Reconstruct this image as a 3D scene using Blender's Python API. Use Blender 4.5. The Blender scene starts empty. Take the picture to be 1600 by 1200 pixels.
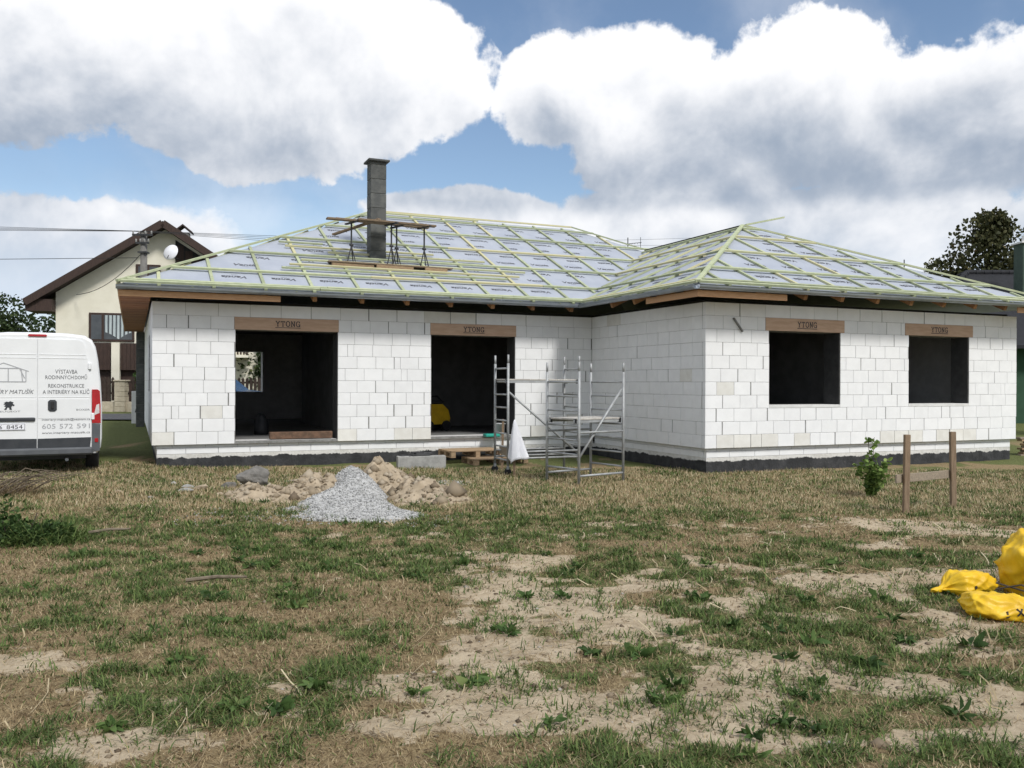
import bpy, bmesh, math, random
import numpy as np
from mathutils import Vector, Matrix
R = math.radians
random.seed(7)
rng = np.random.default_rng(11)
scene = bpy.context.scene
col = scene.collection
# ------------------------------------------------------------------ camera
cam_data = bpy.data.cameras.new('camera')
cam = bpy.data.objects.new('camera', cam_data)
col.objects.link(cam)
cam_data.sensor_width = 36.0
cam_data.lens = 36.0 * 1367.4 / 1600.0
cam_data.clip_start = 0.05
cam_data.clip_end = 3000.0
EYE = 1.70
cam.matrix_world = (Matrix.Translation((0, 0, EYE)) @ Matrix.Rotation(math.pi / 2 - 0.0015, 4, 'X')
                    @ Matrix.Rotation(0.0038, 4, 'Z'))
scene.camera = cam
# ------------------------------------------------------------------ light
TH = 0.4084                                   # heading of the house
UX, UY = math.cos(TH), math.sin(TH)
SUN_EL, SUN_OFF = R(47), R(13)
sh = Vector((UX, UY, 0)) * math.sin(SUN_OFF) - Vector((-UY, UX, 0)) * math.cos(SUN_OFF)
to_sun = Vector((sh.x * math.cos(SUN_EL), sh.y * math.cos(SUN_EL), math.sin(SUN_EL)))
sun_data = bpy.data.lights.new('sun', 'SUN')
sun_data.energy = 1.55
sun_data.angle = R(12)                         # sun behind thin cloud
sun_data.color = (1.0, 0.965, 0.91)
sun = bpy.data.objects.new('sun', sun_data)
sun.rotation_euler = to_sun.to_track_quat('Z', 'Y').to_euler()
sun.location = (20, -20, 40)
col.objects.link(sun)
scene.view_settings.view_transform = 'Standard'
scene.view_settings.look = 'None'
scene.view_settings.exposure = 0.97
scene.view_settings.gamma = 1.0
scene.view_settings.use_curve_mapping = False
# ------------------------------------------------------------------ sky with cumulus
world = bpy.data.worlds.new('World')
scene.world = world
world.use_nodes = True
wt = world.node_tree
wt.nodes.clear()


class E:
    """a float socket with arithmetic"""
    def __init__(s, tree, sock): s.t, s.s = tree, sock
    def _m(s, op, *a, clamp=False):
        n = s.t.nodes.new('ShaderNodeMath'); n.operation = op; n.use_clamp = clamp
        for i, x in enumerate((s,) + a):
            if isinstance(x, E): s.t.links.new(x.s, n.inputs[i])
            else: n.inputs[i].default_value = float(x)
        return E(s.t, n.outputs[0])
    def __add__(s, o): return s._m('ADD', o)
    __radd__ = __add__
    def __sub__(s, o): return s._m('SUBTRACT', o)
    def __rsub__(s, o): return (s * -1.0) + o
    def __mul__(s, o): return s._m('MULTIPLY', o)
    __rmul__ = __mul__
    def __truediv__(s, o): return s._m('DIVIDE', o)
    def max(s, o): return s._m('MAXIMUM', o)
    def min(s, o): return s._m('MINIMUM', o)
    def pow(s, o): return s._m('POWER', o)
    def sqrt(s): return s._m('SQRT')
    def atan2(s, o): return s._m('ARCTAN2', o)
    def asin(s): return s._m('ARCSINE')
    def step(s, a, b):
        n = s.t.nodes.new('ShaderNodeMapRange'); n.interpolation_type = 'SMOOTHSTEP'
        s.t.links.new(s.s, n.inputs[0]); n.inputs[1].default_value = a; n.inputs[2].default_value = b
        return E(s.t, n.outputs[0])


def noise(tree, vec, scale, detail=6, rough=0.55, dist=0.0):
    n = tree.nodes.new('ShaderNodeTexNoise')
    n.inputs['Scale'].default_value = scale
    n.inputs['Detail'].default_value = detail
    n.inputs['Roughness'].default_value = rough
    n.inputs['Distortion'].default_value = dist
    if vec is not None: tree.links.new(vec, n.inputs['Vector'])
    return E(tree, n.outputs[0])


def mixc(tree, fac, a, b, mode='MIX'):
    n = tree.nodes.new('ShaderNodeMix'); n.data_type = 'RGBA'; n.blend_type = mode
    for sock, x in ((n.inputs[0], fac), (n.inputs[6], a), (n.inputs[7], b)):
        if isinstance(x, E): tree.links.new(x.s, sock)
        elif isinstance(x, bpy.types.NodeSocket): tree.links.new(x, sock)
        elif isinstance(x, (int, float)): sock.default_value = x
        else: sock.default_value = (*x, 1)
    return n.outputs[2]


def build_sky():
    t = wt
    tc = t.nodes.new('ShaderNodeTexCoord')
    sep = t.nodes.new('ShaderNodeSeparateXYZ')
    t.links.new(tc.outputs['Generated'], sep.inputs[0])
    x, y, z = (E(t, sep.outputs[i]) for i in range(3))
    az = x.atan2(y) * 57.2958
    el = z.max(-1).min(1).asin() * 57.2958
    vec = tc.outputs['Generated']
    off = t.nodes.new('ShaderNodeVectorMath'); off.operation = 'ADD'
    t.links.new(vec, off.inputs[0]); off.inputs[1].default_value = (0.010, -0.004, 0.026)
    n1 = noise(t, vec, 6.0, 8, 0.57, 0.15)
    n2 = noise(t, off.outputs[0], 6.0, 5, 0.57, 0.15)
    nb = noise(t, vec, 2.6, 3, 0.5)
    nm = noise(t, vec, 19.0, 5, 0.58)
    ns = noise(t, off.outputs[0], 5.0, 2, 0.5)
    bil = 1.0 - ((nm - 0.5) * 4.0)._m('ABSOLUTE')

    def pe(px, py):
        a = math.degrees(math.atan((px - 800) / 1367))
        return a, math.degrees(math.atan((598 - py) / math.hypot(1367, px - 800)))
    # cumulus heaps: centre and half-size, in degrees of azimuth and elevation, and how solid
    heaps = []
    for (cx, cy, rx, ry, am) in ((330, 60, 400, 215, 0), (640, 130, 160, 135, 0), (40, 60, 260, 190, 0), (430, 200, 270, 105, 0),
                             (1160, 200, 370, 158, 0), (1480, 205, 310, 145, 0), (860, 165, 115, 105, 0), (1010, 130, 180, 105, 0),
                             (1150, 370, 480, 95, .0), (740, 345, 200, 60, 0), (1330, 400, 380, 120, .0), (1000, 440, 400, 90, 0),
                             (100, 395, 290, 90, 0), (60, 450, 330, 80, 0), (420, 470, 300, 60, 0)):
        a, e = pe(cx, cy)
        heaps.append((a, e, rx / 1367 * 57.3 * .93, ry / 1367 * 57.3 * .95))
    dens = None; wsum = None; vsum = None
    for (a, e, ra, re) in heaps:
        dx = (az - a) * (1 / ra)
        dy = (el - e) * (1 / re)
        m = 1.0 - (dx * dx + dy * dy + (dy.min(0) * dy.min(0)) * 0.5).sqrt()
        w = m.max(0.0) + 0.10
        w = w * w
        dens = m if dens is None else dens.max(m)
        wsum = w if wsum is None else wsum + w
        vsum = w * dy if vsum is None else vsum + w * dy
    vrel = (vsum / wsum).max(-1.2).min(1.2)
    # the rest of the sky carries the same kind of cloud
    away = (az * az * (1 / 1500.0)).max((el - 27.0) * 0.12).min(1.0).max(0.0).step(0.55, 1.0)
    gen = (nb - 0.43) * 3.2 + 0.14
    dens = dens * (1.0 - away) + gen * away
    vrel = vrel * (1.0 - away)
    d = dens * 1.25 + (n1 - 0.5) * 1.75 + (bil - 0.45) * 0.20 - 0.10
    soft = 0.15 + vrel.min(0.0) * -1.0
    alpha = ((d + vrel.min(0.0) * -0.16) / soft).step(0.0, 1.0)
    wisp = ((nb - 0.40) * 2.2 + (n1 - 0.5) * 1.5).step(0.0, 0.9) * 0.36
    low = el.step(3.0, 13.0)
    alpha = alpha.max(wisp).max((1.0 - low) * 0.80)
    up = el.step(10.2, 11.8)
    grad = (el.step(11.0, 21.0) * 2.1 - 1.05) * up + (el.step(4.0, 10.5) * 1.1 - 0.55) * (1.0 - up)
    vrel = vrel * 0.40 + grad * (1.0 - away) * 0.42
    relief = (n1 - n2) * 3.4
    sh = (vrel * 1.45 + relief * 0.95 + (bil - 0.5) * 0.12 + (ns - 0.5) * 2.4 + (n1 - 0.5) * 0.9 + 0.02 - (d - 0.10).max(0) * 0.22).step(-1.10, 0.95)
    base = mixc(t, low, (0.36, 0.41, 0.475), (0.185, 0.22, 0.275))
    cloud = mixc(t, sh, base, (0.525, 0.528, 0.54))
    sky = t.nodes.new('ShaderNodeTexSky')
    sky.sky_type = 'NISHITA'
    sky.sun_disc = False
    sky.sun_elevation = SUN_EL
    sky.sun_rotation = math.atan2(to_sun.x, to_sun.y)
    sky.air_density = 1.0; sky.dust_density = 0.3; sky.ozone_density = 1.2
    bg1 = t.nodes.new('ShaderNodeBackground'); bg1.inputs[1].default_value = 0.066
    t.links.new(sky.outputs[0], bg1.inputs[0])
    bg2 = t.nodes.new('ShaderNodeBackground'); bg2.inputs[1].default_value = 1.0
    t.links.new(cloud, bg2.inputs[0])
    mx = t.nodes.new('ShaderNodeMixShader')
    t.links.new(alpha.s, mx.inputs[0]); t.links.new(bg1.outputs[0], mx.inputs[1]); t.links.new(bg2.outputs[0], mx.inputs[2])
    out = t.nodes.new('ShaderNodeOutputWorld')
    t.links.new(mx.outputs[0], out.inputs[0])


build_sky()
world.cycles.sampling_method = 'MANUAL'
world.cycles.sample_map_resolution = 256
# ------------------------------------------------------------------ helpers
def nd(t, kind, **kw):
    n = t.nodes.new(kind)
    for k, v in kw.items(): setattr(n, k, v)
    return n


MATS = {}


def pmat(name, c1, c2=None, scale=6.0, rough=0.8, bump=0.0, bscale=None, metal=0.0, detail=5, rnd=0.0, lo=0.35, hi=0.65,
         coords='Object', spec=0.4, c3=None, c3amt=0.0, stretch=None, hue=None, dist=0.0, trans=0.0):
    """procedural material: two colours mixed by noise, value jitter per object, optional fine relief"""
    m = bpy.data.materials.new(name); m.use_nodes = True
    t = m.node_tree; b = t.nodes['Principled BSDF']
    b.inputs['Roughness'].default_value = rough
    b.inputs['Metallic'].default_value = metal
    b.inputs['Specular IOR Level'].default_value = spec
    tc = nd(t, 'ShaderNodeTexCoord')
    vec = tc.outputs[coords]
    if stretch:
        mp = nd(t, 'ShaderNodeMapping'); mp.inputs['Scale'].default_value = stretch
        t.links.new(vec, mp.inputs[0]); vec = mp.outputs[0]
    info = nd(t, 'ShaderNodeObjectInfo')
    rv = E(t, info.outputs['Random'])
    if rnd or hue:
        add = nd(t, 'ShaderNodeVectorMath', operation='ADD')
        t.links.new(vec, add.inputs[0])
        comb = nd(t, 'ShaderNodeCombineXYZ'); t.links.new((rv * 37.0).s, comb.inputs[0]); t.links.new((rv * 91.0).s, comb.inputs[1])
        t.links.new(comb.outputs[0], add.inputs[1]); vec = add.outputs[0]
    csock = None
    if c2 is not None:
        n = noise(t, vec, scale, detail, 0.6, dist)
        csock = mixc(t, n.step(lo, hi), c1, c2)
    else:
        csock = mixc(t, 0.0, c1, c1)
    if hue is not None:
        csock = mixc(t, rv.step(0.62, 0.95), csock, hue)
    if c3 is not None:
        n3 = noise(t, vec, scale * 3.1, 4, 0.6)
        csock = mixc(t, n3.step(0.62 - c3amt, 0.75 - c3amt), csock, c3)
    if rnd:
        csock = mixc(t, 1.0, csock, mixc(t, rv, (1 - rnd,) * 3, (1 + rnd * .35,) * 3), 'MULTIPLY')
    t.links.new(csock, b.inputs['Base Color'])
    if bump:
        bn = nd(t, 'ShaderNodeBump'); bn.inputs['Strength'].default_value = bump; bn.inputs['Distance'].default_value = 0.02
        h = noise(t, vec, bscale or scale * 4, 6, 0.6)
        t.links.new(h.s, bn.inputs['Height']); t.links.new(bn.outputs[0], b.inputs['Normal'])
    MATS[name] = m
    return m


class MB:
    """collects shapes into one mesh"""
    def __init__(s): s.v, s.f, s.mi, s.cur = [], [], [], 0
    def faces(s, vs, fs):
        o = len(s.v); s.v += [tuple(p) for p in vs]
        for f in fs: s.f.append([o + i for i in f]); s.mi.append(s.cur)
        return s
    def box(s, c, size, M=None, ch=0.0):
        hx, hy, hz = (d / 2 for d in size); c = Vector(c)
        M = M or Matrix.Identity(3)
        if ch <= 0:
            vs = [c + M @ Vector((x * hx, y * hy, z * hz)) for x in (-1, 1) for y in (-1, 1) for z in (-1, 1)]
            return s.faces(vs, [(0, 1, 3, 2), (4, 6, 7, 5), (0, 4, 5, 1), (2, 3, 7, 6), (0, 2, 6, 4), (1, 5, 7, 3)])
        vs = []; idx = {}
        for ix, x in enumerate((-1, 1)):
            for iy, y in enumerate((-1, 1)):
                for iz, z in enumerate((-1, 1)):
                    for k in range(3):
                        p = [x * hx, y * hy, z * hz]
                        for j, h in enumerate((hx, hy, hz)):
                            if j != k: p[j] -= math.copysign(min(ch, h * .45), p[j])
                        idx[ix, iy, iz, k] = len(vs); vs.append(c + M @ Vector(p))
        fs = []
        for k in range(3):
            a, b = [j for j in range(3) if j != k]
            for sgn in (0, 1):
                q = []
                for (i, j) in ((0, 0), (1, 0), (1, 1), (0, 1)):
                    t = [0, 0, 0]; t[k] = sgn; t[a] = i; t[b] = j; q.append(idx[t[0], t[1], t[2], k])
                fs.append(q if (sgn == 1) ^ (k == 1) else q[::-1])
        for k in range(3):
            a, b = [j for j in range(3) if j != k]
            for i in (0, 1):
                for j in (0, 1):
                    t0 = [0, 0, 0]; t0[a] = i; t0[b] = j; t1 = list(t0); t1[k] = 1
                    fs.append([idx[(*t0, a)], idx[(*t0, b)], idx[(*t1, b)], idx[(*t1, a)]])
        for i in (0, 1):
            for j in (0, 1):
                for k in (0, 1): fs.append([idx[i, j, k, 0], idx[i, j, k, 1], idx[i, j, k, 2]])
        return s.faces(vs, fs)
    def bar(s, p, q, w, h, up=(0, 0, 1), ch=0.0):
        p, q = Vector(p), Vector(q); x = (q - p).normalized()
        y = Vector(up).cross(x).normalized(); z = x.cross(y)
        return s.box((p + q) / 2, ((q - p).length, w, h), Matrix((x, y, z)).transposed(), ch)
    def tube(s, pts, r, n=8, cap=True, closed=False):
        pts = [Vector(p) for p in pts]; rr = r if isinstance(r, (list, tuple)) else [r] * len(pts)
        o = len(s.v); prev = None
        for i, p in enumerate(pts):
            a = pts[max(i - 1, 0)]; b = pts[min(i + 1, len(pts) - 1)]
            t = (b - a).normalized()
            if prev is None:
                prev = t.orthogonal().normalized()
            prev = (prev - t * prev.dot(t)).normalized(); w = t.cross(prev)
            for k in range(n):
                an = 2 * math.pi * k / n
                s.v.append(tuple(p + (prev * math.cos(an) + w * math.sin(an)) * rr[i]))
        for i in range(len(pts) - 1):
            for k in range(n):
                s.f.append([o + i * n + k, o + i * n + (k + 1) % n, o + (i + 1) * n + (k + 1) % n, o + (i + 1) * n + k]); s.mi.append(s.cur)
        if cap:
            s.f.append([o + k for k in range(n)][::-1]); s.mi.append(s.cur)
            e = o + (len(pts) - 1) * n
            s.f.append([e + k for k in range(n)]); s.mi.append(s.cur)
        return s
    def prism(s, poly, h0, h1, fn=None):
        """poly of (x, y), extruded from h0 to h1; fn maps (x, y, h) to a point"""
        fn = fn or (lambda x, y, h: (x, y, h)); n = len(poly)
        vs = [fn(x, y, h0) for x, y in poly] + [fn(x, y, h1) for x, y in poly]
        return s.faces(vs, [list(range(n))[::-1], list(range(n, 2 * n))] + [(i, (i + 1) % n, n + (i + 1) % n, n + i) for i in range(n)])
    def lathe(s, prof, c=(0, 0, 0), n=16, M=None):
        M = M or Matrix.Identity(3); c = Vector(c); o = len(s.v)
        for r, z in prof:
            for k in range(n):
                a = 2 * math.pi * k / n; s.v.append(tuple(c + M @ Vector((r * math.cos(a), r * math.sin(a), z))))
        for i in range(len(prof) - 1):
            for k in range(n):
                s.f.append([o + i * n + k, o + i * n + (k + 1) % n, o + (i + 1) * n + (k + 1) % n, o + (i + 1) * n + k]); s.mi.append(s.cur)
        s.f.append([o + k for k in range(n)][::-1]); s.mi.append(s.cur)
        s.f.append([o + (len(prof) - 1) * n + k for k in range(n)]); s.mi.append(s.cur)
        return s
    def mesh(s, name, mats, smooth=False, fix=True):
        me = bpy.data.meshes.new(name); me.from_pydata(s.v, [], s.f)
        for m in (mats if isinstance(mats, (list, tuple)) else [mats]): me.materials.append(m)
        if s.cur: me.polygons.foreach_set('material_index', s.mi)
        if fix:
            bm = bmesh.new(); bm.from_mesh(me); bmesh.ops.recalc_face_normals(bm, faces=bm.faces); bm.to_mesh(me); bm.free()
        if smooth: me.polygons.foreach_set('use_smooth', [True] * len(me.polygons))
        return me
    def build(s, name, mats, parent=None, smooth=False, **kw):
        return link(name, s.mesh(name, mats, smooth), parent, **kw)


def link(name, me, parent=None, loc=None, M=None, label=None, cat=None, group=None, kind=None):
    o = bpy.data.objects.new(name, me); col.objects.link(o)
    if parent is not None: o.parent = parent
    if M is not None: o.matrix_local = M
    if loc is not None: o.location = loc
    return tag(o, label, cat, group, kind)


def tag(o, label=None, cat=None, group=None, kind=None):
    for k, v in (('label', label), ('category', cat), ('group', group), ('kind', kind)):
        if v: o[k] = v
    return o


def thing(name, label, cat, loc=(0, 0, 0), rz=0.0, group=None):
    o = bpy.data.objects.new(name, None); col.objects.link(o)
    o.empty_display_size = 0.2
    o.location = loc; o.rotation_euler = (0, 0, rz)
    return tag(o, label, cat, group)


def np_mesh(name, V, F, mats, attr=None, smooth=False):
    """V (n,3) float, F (m,k) int -> mesh, all faces the same size"""
    me = bpy.data.meshes.new(name); k = F.shape[1]
    me.vertices.add(len(V)); me.vertices.foreach_set('co', np.ascontiguousarray(V, dtype=np.float32).ravel())
    me.loops.add(F.size); me.loops.foreach_set('vertex_index', np.ascontiguousarray(F, dtype=np.int32).ravel())
    me.polygons.add(len(F)); me.polygons.foreach_set('loop_start', np.arange(0, F.size, k, dtype=np.int32))
    if attr is not None:
        a = me.attributes.new('tint', 'FLOAT', 'POINT'); a.data.foreach_set('value', np.ascontiguousarray(attr, dtype=np.float32))
    for m in (mats if isinstance(mats, (list, tuple)) else [mats]): me.materials.append(m)
    me.update(calc_edges=True)
    if smooth: me.polygons.foreach_set('use_smooth', np.ones(len(F), dtype=bool))
    return me


def text_mesh(body, size, mat, shear=0.0, align='CENTER', bold=0.0, squash=1.0):
    cu = bpy.data.curves.new('text', 'FONT'); cu.body = body; cu.size = size; cu.shear = shear
    cu.align_x = align; cu.align_y = 'CENTER'; cu.resolution_u = 2; cu.offset = bold
    o = bpy.data.objects.new('text', cu)
    me = bpy.data.meshes.new_from_object(o)
    bpy.data.objects.remove(o); bpy.data.curves.remove(cu)
    if squash != 1.0:
        for v in me.vertices: v.co.x *= squash
    me.materials.clear(); me.materials.append(mat)
    return me


def merge_meshes(name, items, mat):
    """items: (mesh, 4x4 matrix) -> one mesh"""
    vs, fs = [], []
    for me, M in items:
        o = len(vs); vs += [tuple(M @ v.co) for v in me.vertices]
        fs += [[o + i for i in p.vertices] for p in me.polygons]
    me = bpy.data.meshes.new(name); me.from_pydata(vs, [], fs); me.materials.append(mat)
    return me


def frame(o, x, y, z=None):
    x = Vector(x).normalized(); y = Vector(y); z = x.cross(y).normalized(); y = z.cross(x)
    M = Matrix((x, y, z)).transposed().to_4x4(); M.translation = Vector(o); return M
# ------------------------------------------------------------------ the house under construction (local frame: x along the facade, y into the house)
HX, HY = -6.8418, 16.622
S1, T1, S2 = 9.4765, 4.4125, 8.4348
XR = S1 + S2; DEPTH = 11.5
WB, CH = 0.477, 0.25                          # underside of the block wall, course height
house = thing('unfinished_bungalow', 'unfinished white aerated block bungalow with bare battened hip roof', 'house', (HX, HY, 0), TH)

m_block = pmat('block', (0.82, 0.83, 0.84), (0.78, 0.79, 0.80), 4, 0.92, 0.15, 60, rnd=0.03, spec=0.2, c3=(0.68, 0.675, 0.65), c3amt=-.06)
m_block_old = pmat('block_yellowed', (0.76, 0.755, 0.72), (0.70, 0.69, 0.65), 5, 0.92, 0.12, 60, rnd=0.08, spec=0.2)
m_mortar = pmat('mortar', (0.26, 0.26, 0.255), (0.17, 0.17, 0.165), 9, 0.95, 0.2, 40)
m_inner = pmat('darkened_inner_wall', (0.20, 0.20, 0.20), (0.15, 0.15, 0.15), 3, 0.95)  # room shade put into the colour, darker than the white blocks
m_wood_rough = pmat('rafter_wood', (0.43, 0.235, 0.115), (0.31, 0.155, 0.07), 5, 0.75, 0.15, 30, rnd=0.25, stretch=(1, 8, 8))
m_fascia = pmat('fascia_wood', (0.60, 0.36, 0.20), (0.50, 0.28, 0.145), 6, 0.65, 0.1, 40, rnd=0.15, stretch=(1, 9, 9))
m_soffit = pmat('soffit_wood', (0.36, 0.16, 0.075), (0.25, 0.10, 0.045), 4, 0.7, 0.1, 40, rnd=0.3, stretch=(1, 8, 8), c3=(0.10, 0.04, 0.02), c3amt=-.05)
m_batten = pmat('green_batten', (0.49, 0.53, 0.345), (0.40, 0.45, 0.28), 7, 0.8, 0.15, 40, rnd=0.3, stretch=(1, 1, 1), hue=(0.49, 0.46, 0.27))
m_memb = pmat('membrane', (0.39, 0.42, 0.48), (0.345, 0.375, 0.44), 1.6, 0.6, 0.10, 3.5, spec=0.3)
m_print = pmat('membrane_ink', (0.085, 0.088, 0.105), None, rough=0.7)
m_ink = pmat('black_print', (0.035, 0.035, 0.045), None, rough=0.7)
m_zinc = pmat('gutter_zinc', (0.36, 0.40, 0.45), (0.29, 0.33, 0.38), 3, 0.38, metal=0.65)
m_black = pmat('dark_void', (0.02, 0.02, 0.02), (0.03, 0.03, 0.03), 4, 0.9)  # flat black for the loggia's shade, the overhead sheets and the ridge strip
m_lintel = pmat('lintel_board', (0.57, 0.40, 0.29), (0.50, 0.34, 0.24), 7, 0.85, 0.1, 60, rnd=0.08, stretch=(.5, 3, 3))
m_chim = pmat('chimney_concrete', (0.125, 0.13, 0.125), (0.085, 0.09, 0.09), 6, 0.9, 0.35, 70, rnd=0.22)
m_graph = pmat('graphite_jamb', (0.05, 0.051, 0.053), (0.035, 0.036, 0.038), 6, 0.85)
m_render = pmat('thin_render', (0.70, 0.70, 0.69), (0.62, 0.62, 0.61), 5, 0.9)

# --- wall bodies (behind the blocks), with openings
OPEN_MAIN = [(1.52, 3.545, 0.53, WB + 9 * CH), (5.56, 7.53, 0.53, WB + 9 * CH)]
OPEN_WING = [(1.49, 3.28, 1.285, WB + 9 * CH), (5.15, 6.93, 1.285, WB + 9 * CH)]
WTOP = WB + 11 * CH


def wall_with_holes(name, x0, x1, z0, z1, holes, fn, th0, th1, mat, parent=house):
    """slab in (x, z) between depths th0..th1 with rectangular holes; fn maps (x, depth, z)"""
    mb = MB(); xs = sorted({x0, x1, *[h[0] for h in holes], *[h[1] for h in holes]})
    for a, b in zip(xs, xs[1:]):
        segs = [(z0, z1)]
        for h in holes:
            if h[0] <= a + 1e-6 and h[1] >= b - 1e-6:
                segs = [(z0, max(z0, h[2])), (h[3], z1)]
        for c, d in segs:
            if d - c < 1e-4: continue
            P = [fn(x, t, z) for x in (a, b) for t in (th0, th1) for z in (c, d)]
            mb.faces(P, [(0, 1, 3, 2), (4, 6, 7, 5), (0, 4, 5, 1), (2, 3, 7, 6), (0, 2, 6, 4), (1, 5, 7, 3)])
    return mb.build(name, mat, parent)


IN = 0.010
f_main = lambda x, t, z: (x, t, z)
f_wing = lambda x, t, z: (S1 + x, -T1 + t, z)
f_side = lambda x, t, z: (S1 + t, -x, z)            # wing flank, x runs 0..T1 towards the camera
f_left = lambda x, t, z: (t, x, z)
w_main = wall_with_holes('wall', 0.45, S1 + .44, WB, WTOP, OPEN_MAIN, f_main, IN, 0.44, m_mortar)
w_wing = wall_with_holes('wall', 0.45, S2 - .45, WB, WTOP, OPEN_WING, f_wing, IN, 0.44, m_mortar)
w_side = wall_with_holes('wall', -.0, T1 - IN, WB, WTOP, [], f_side, IN, 0.44, m_mortar)
w_left = wall_with_holes('wall', IN, DEPTH, WB, WTOP, [(2.6, 3.9, 1.5, 2.727)], f_left, IN, 0.44, m_mortar)
w_right = wall_with_holes('wall', -T1 + IN, DEPTH, WB, WTOP, [], lambda x, t, z: (XR - t, x, z), IN, 0.44, m_render)
w_back = wall_with_holes('wall', 0.45, XR - .45, WB, WTOP, [(1.9, 3.5, 1.38, 2.66), (9, 11, .6, 2.7)], lambda x, t, z: (x, DEPTH - t, z), 0, 0.44, m_render)

# --- blocks
bw = {}


def block_mesh(L, old, depth=0.10, h=CH):
    k = (round(L, 3), old, depth, h)
    if k not in bw:
        mb = MB(); g = 0.0050
        mb.box((L / 2, depth / 2, h / 2), (L - g, depth, h - g * .8), None, 0.0045)
        bw[k] = mb.mesh('block', m_block_old if old else m_block, fix=True)
    return bw[k]


blocks = []      # (area, wall, mesh, matrix)


def px_area(x, y, z, w, h, nx, ny):
    c, s = UX, UY
    X = HX + c * x - s * y; Y = HY + s * x + c * y
    NX, NY = c * nx - s * ny, s * nx + c * ny
    if abs(X / Y) > .59: return 0
    return max(0.0, -(X * NX + Y * NY) / math.hypot(X, Y)) * w * h / (Y * Y)


def lay(wall, length, holes, origin, xdir, ndir, courses=11, special=None, seed=1, phase0=0.0, L0=0.40, skip=None):
    """stretcher courses of blocks; xdir/ndir are 2-D local directions (along wall, outwards)"""
    r = random.Random(seed)
    for i in range(courses):
        z = WB + i * CH
        spans = [(0.0, length)]
        for (a, b, c, d) in holes:
            if z + CH > c + .04 and z < d - .04:
                lo = a; hi = b
                spans = [t for (p, q) in spans for t in ((p, min(q, lo)), (max(p, hi), q)) if t[1] - t[0] > .02]
        if special: spans = special(i, spans)
        bl = 0.6 if i == courses - 1 else L0
        for (p, q) in spans:
            x = p; first = True
            ph = (phase0 + (i % 2) * bl / 2 + r.choice((0, 0, .06, -.05))) % bl
            while x < q - 1e-4:
                L = bl
                if first:
                    L = ph if ph > .09 else bl
                    first = False
                if r.random() < .035 and L > .3: L = .13 if r.random() < .5 else .25
                if q - (x + L) < .09: L = q - x
                old = (i == 0 and r.random() < .45) or (i == 1 and r.random() < .10) or r.random() < .012
                jit = Vector((xdir[0] * r.uniform(-.0012, .0012), xdir[1] * r.uniform(-.0012, .0012), 0)) + Vector((*ndir, 0)) * r.uniform(-.0016, .0022)
                o = Vector((origin[0] + xdir[0] * x, origin[1] + xdir[1] * x, z + r.uniform(-.0008, .0008))) + jit
                gap = r.choice((0, 0, 0, 0, 0, 0, .006, .010, .018)) if L > .2 else 0
                Le = L - gap
                M = frame(o, (xdir[0], xdir[1], r.uniform(-.0016, .0016)), (-ndir[0], -ndir[1], 0))
                a = px_area(o.x, o.y, z, L, CH, *ndir)
                blocks.append((a, wall, block_mesh(Le, old), M))
                x += L


def lintel_spans(lints):
    def f(i, spans):
        if i != 9: return spans
        for (a, b) in lints:
            spans = [t for (p, q) in spans for t in ((p, min(q, a)), (max(p, b), q)) if t[1] - t[0] > .02]
        return spans
    return f


LINT_MAIN = [(1.50, 3.56), (5.54, 7.55)]
LINT_WING = [(1.40, 3.38), (5.04, 7.04)]
lay(w_main, S1 - .0, OPEN_MAIN, (0, 0), (1, 0), (0, -1), special=lintel_spans(LINT_MAIN), seed=3)
lay(w_wing, S2, OPEN_WING, (S1, -T1), (1, 0), (0, -1), special=lintel_spans(LINT_WING), seed=5, phase0=.2)
lay(w_side, T1 - .102, [], (S1, -.0), (0, -1), (-1, 0), seed=9, phase0=.1)
lay(w_left, 8.0, [(2.6, 3.9, 1.5, 2.727)], (0, DEPTH - 8.0 - 3.4), (0, 1), (-1, 0), seed=12) if False else None
lay(w_left, DEPTH - .102, [(2.6, 3.9, 1.5, 2.727)], (0, DEPTH), (0, -1), (-1, 0), seed=12) if False else None
for i in range(11):                               # left flank: blocks seen edge-on
    y = .102 + (.2 if i % 2 else 0)
    if i % 2: blocks.append((0, w_left, block_mesh(.2, False), frame((0, .302, WB + i * CH), (0, -1, 0), (1, 0, 0))))
    while y < DEPTH - .05:
        L = min(.4, DEPTH - y)
        if not (WB + i * CH + .2 > 1.5 and WB + i * CH < 2.7 and y + L > 2.6 and y < 3.9):
            blocks.append((0, w_left, block_mesh(L, False), frame((0, y + L, WB + i * CH), (0, -1, 0), (1, 0, 0))))
        y += L
blocks.sort(key=lambda b: -b[0])
for a, w, me, M in blocks[:300]:
    link('block', me, w, M=M)
rest = merge_meshes('blockwork', [(b[2], b[3]) for b in blocks[300:]], m_block)
link('blockwork', rest, house, kind='stuff')

# --- plinth: thin white blocks over a tarred footing, set back under the wall
PB = 0.09
m_tar = bpy.data.materials.new('tarred_footing'); m_tar.use_nodes = True


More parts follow.
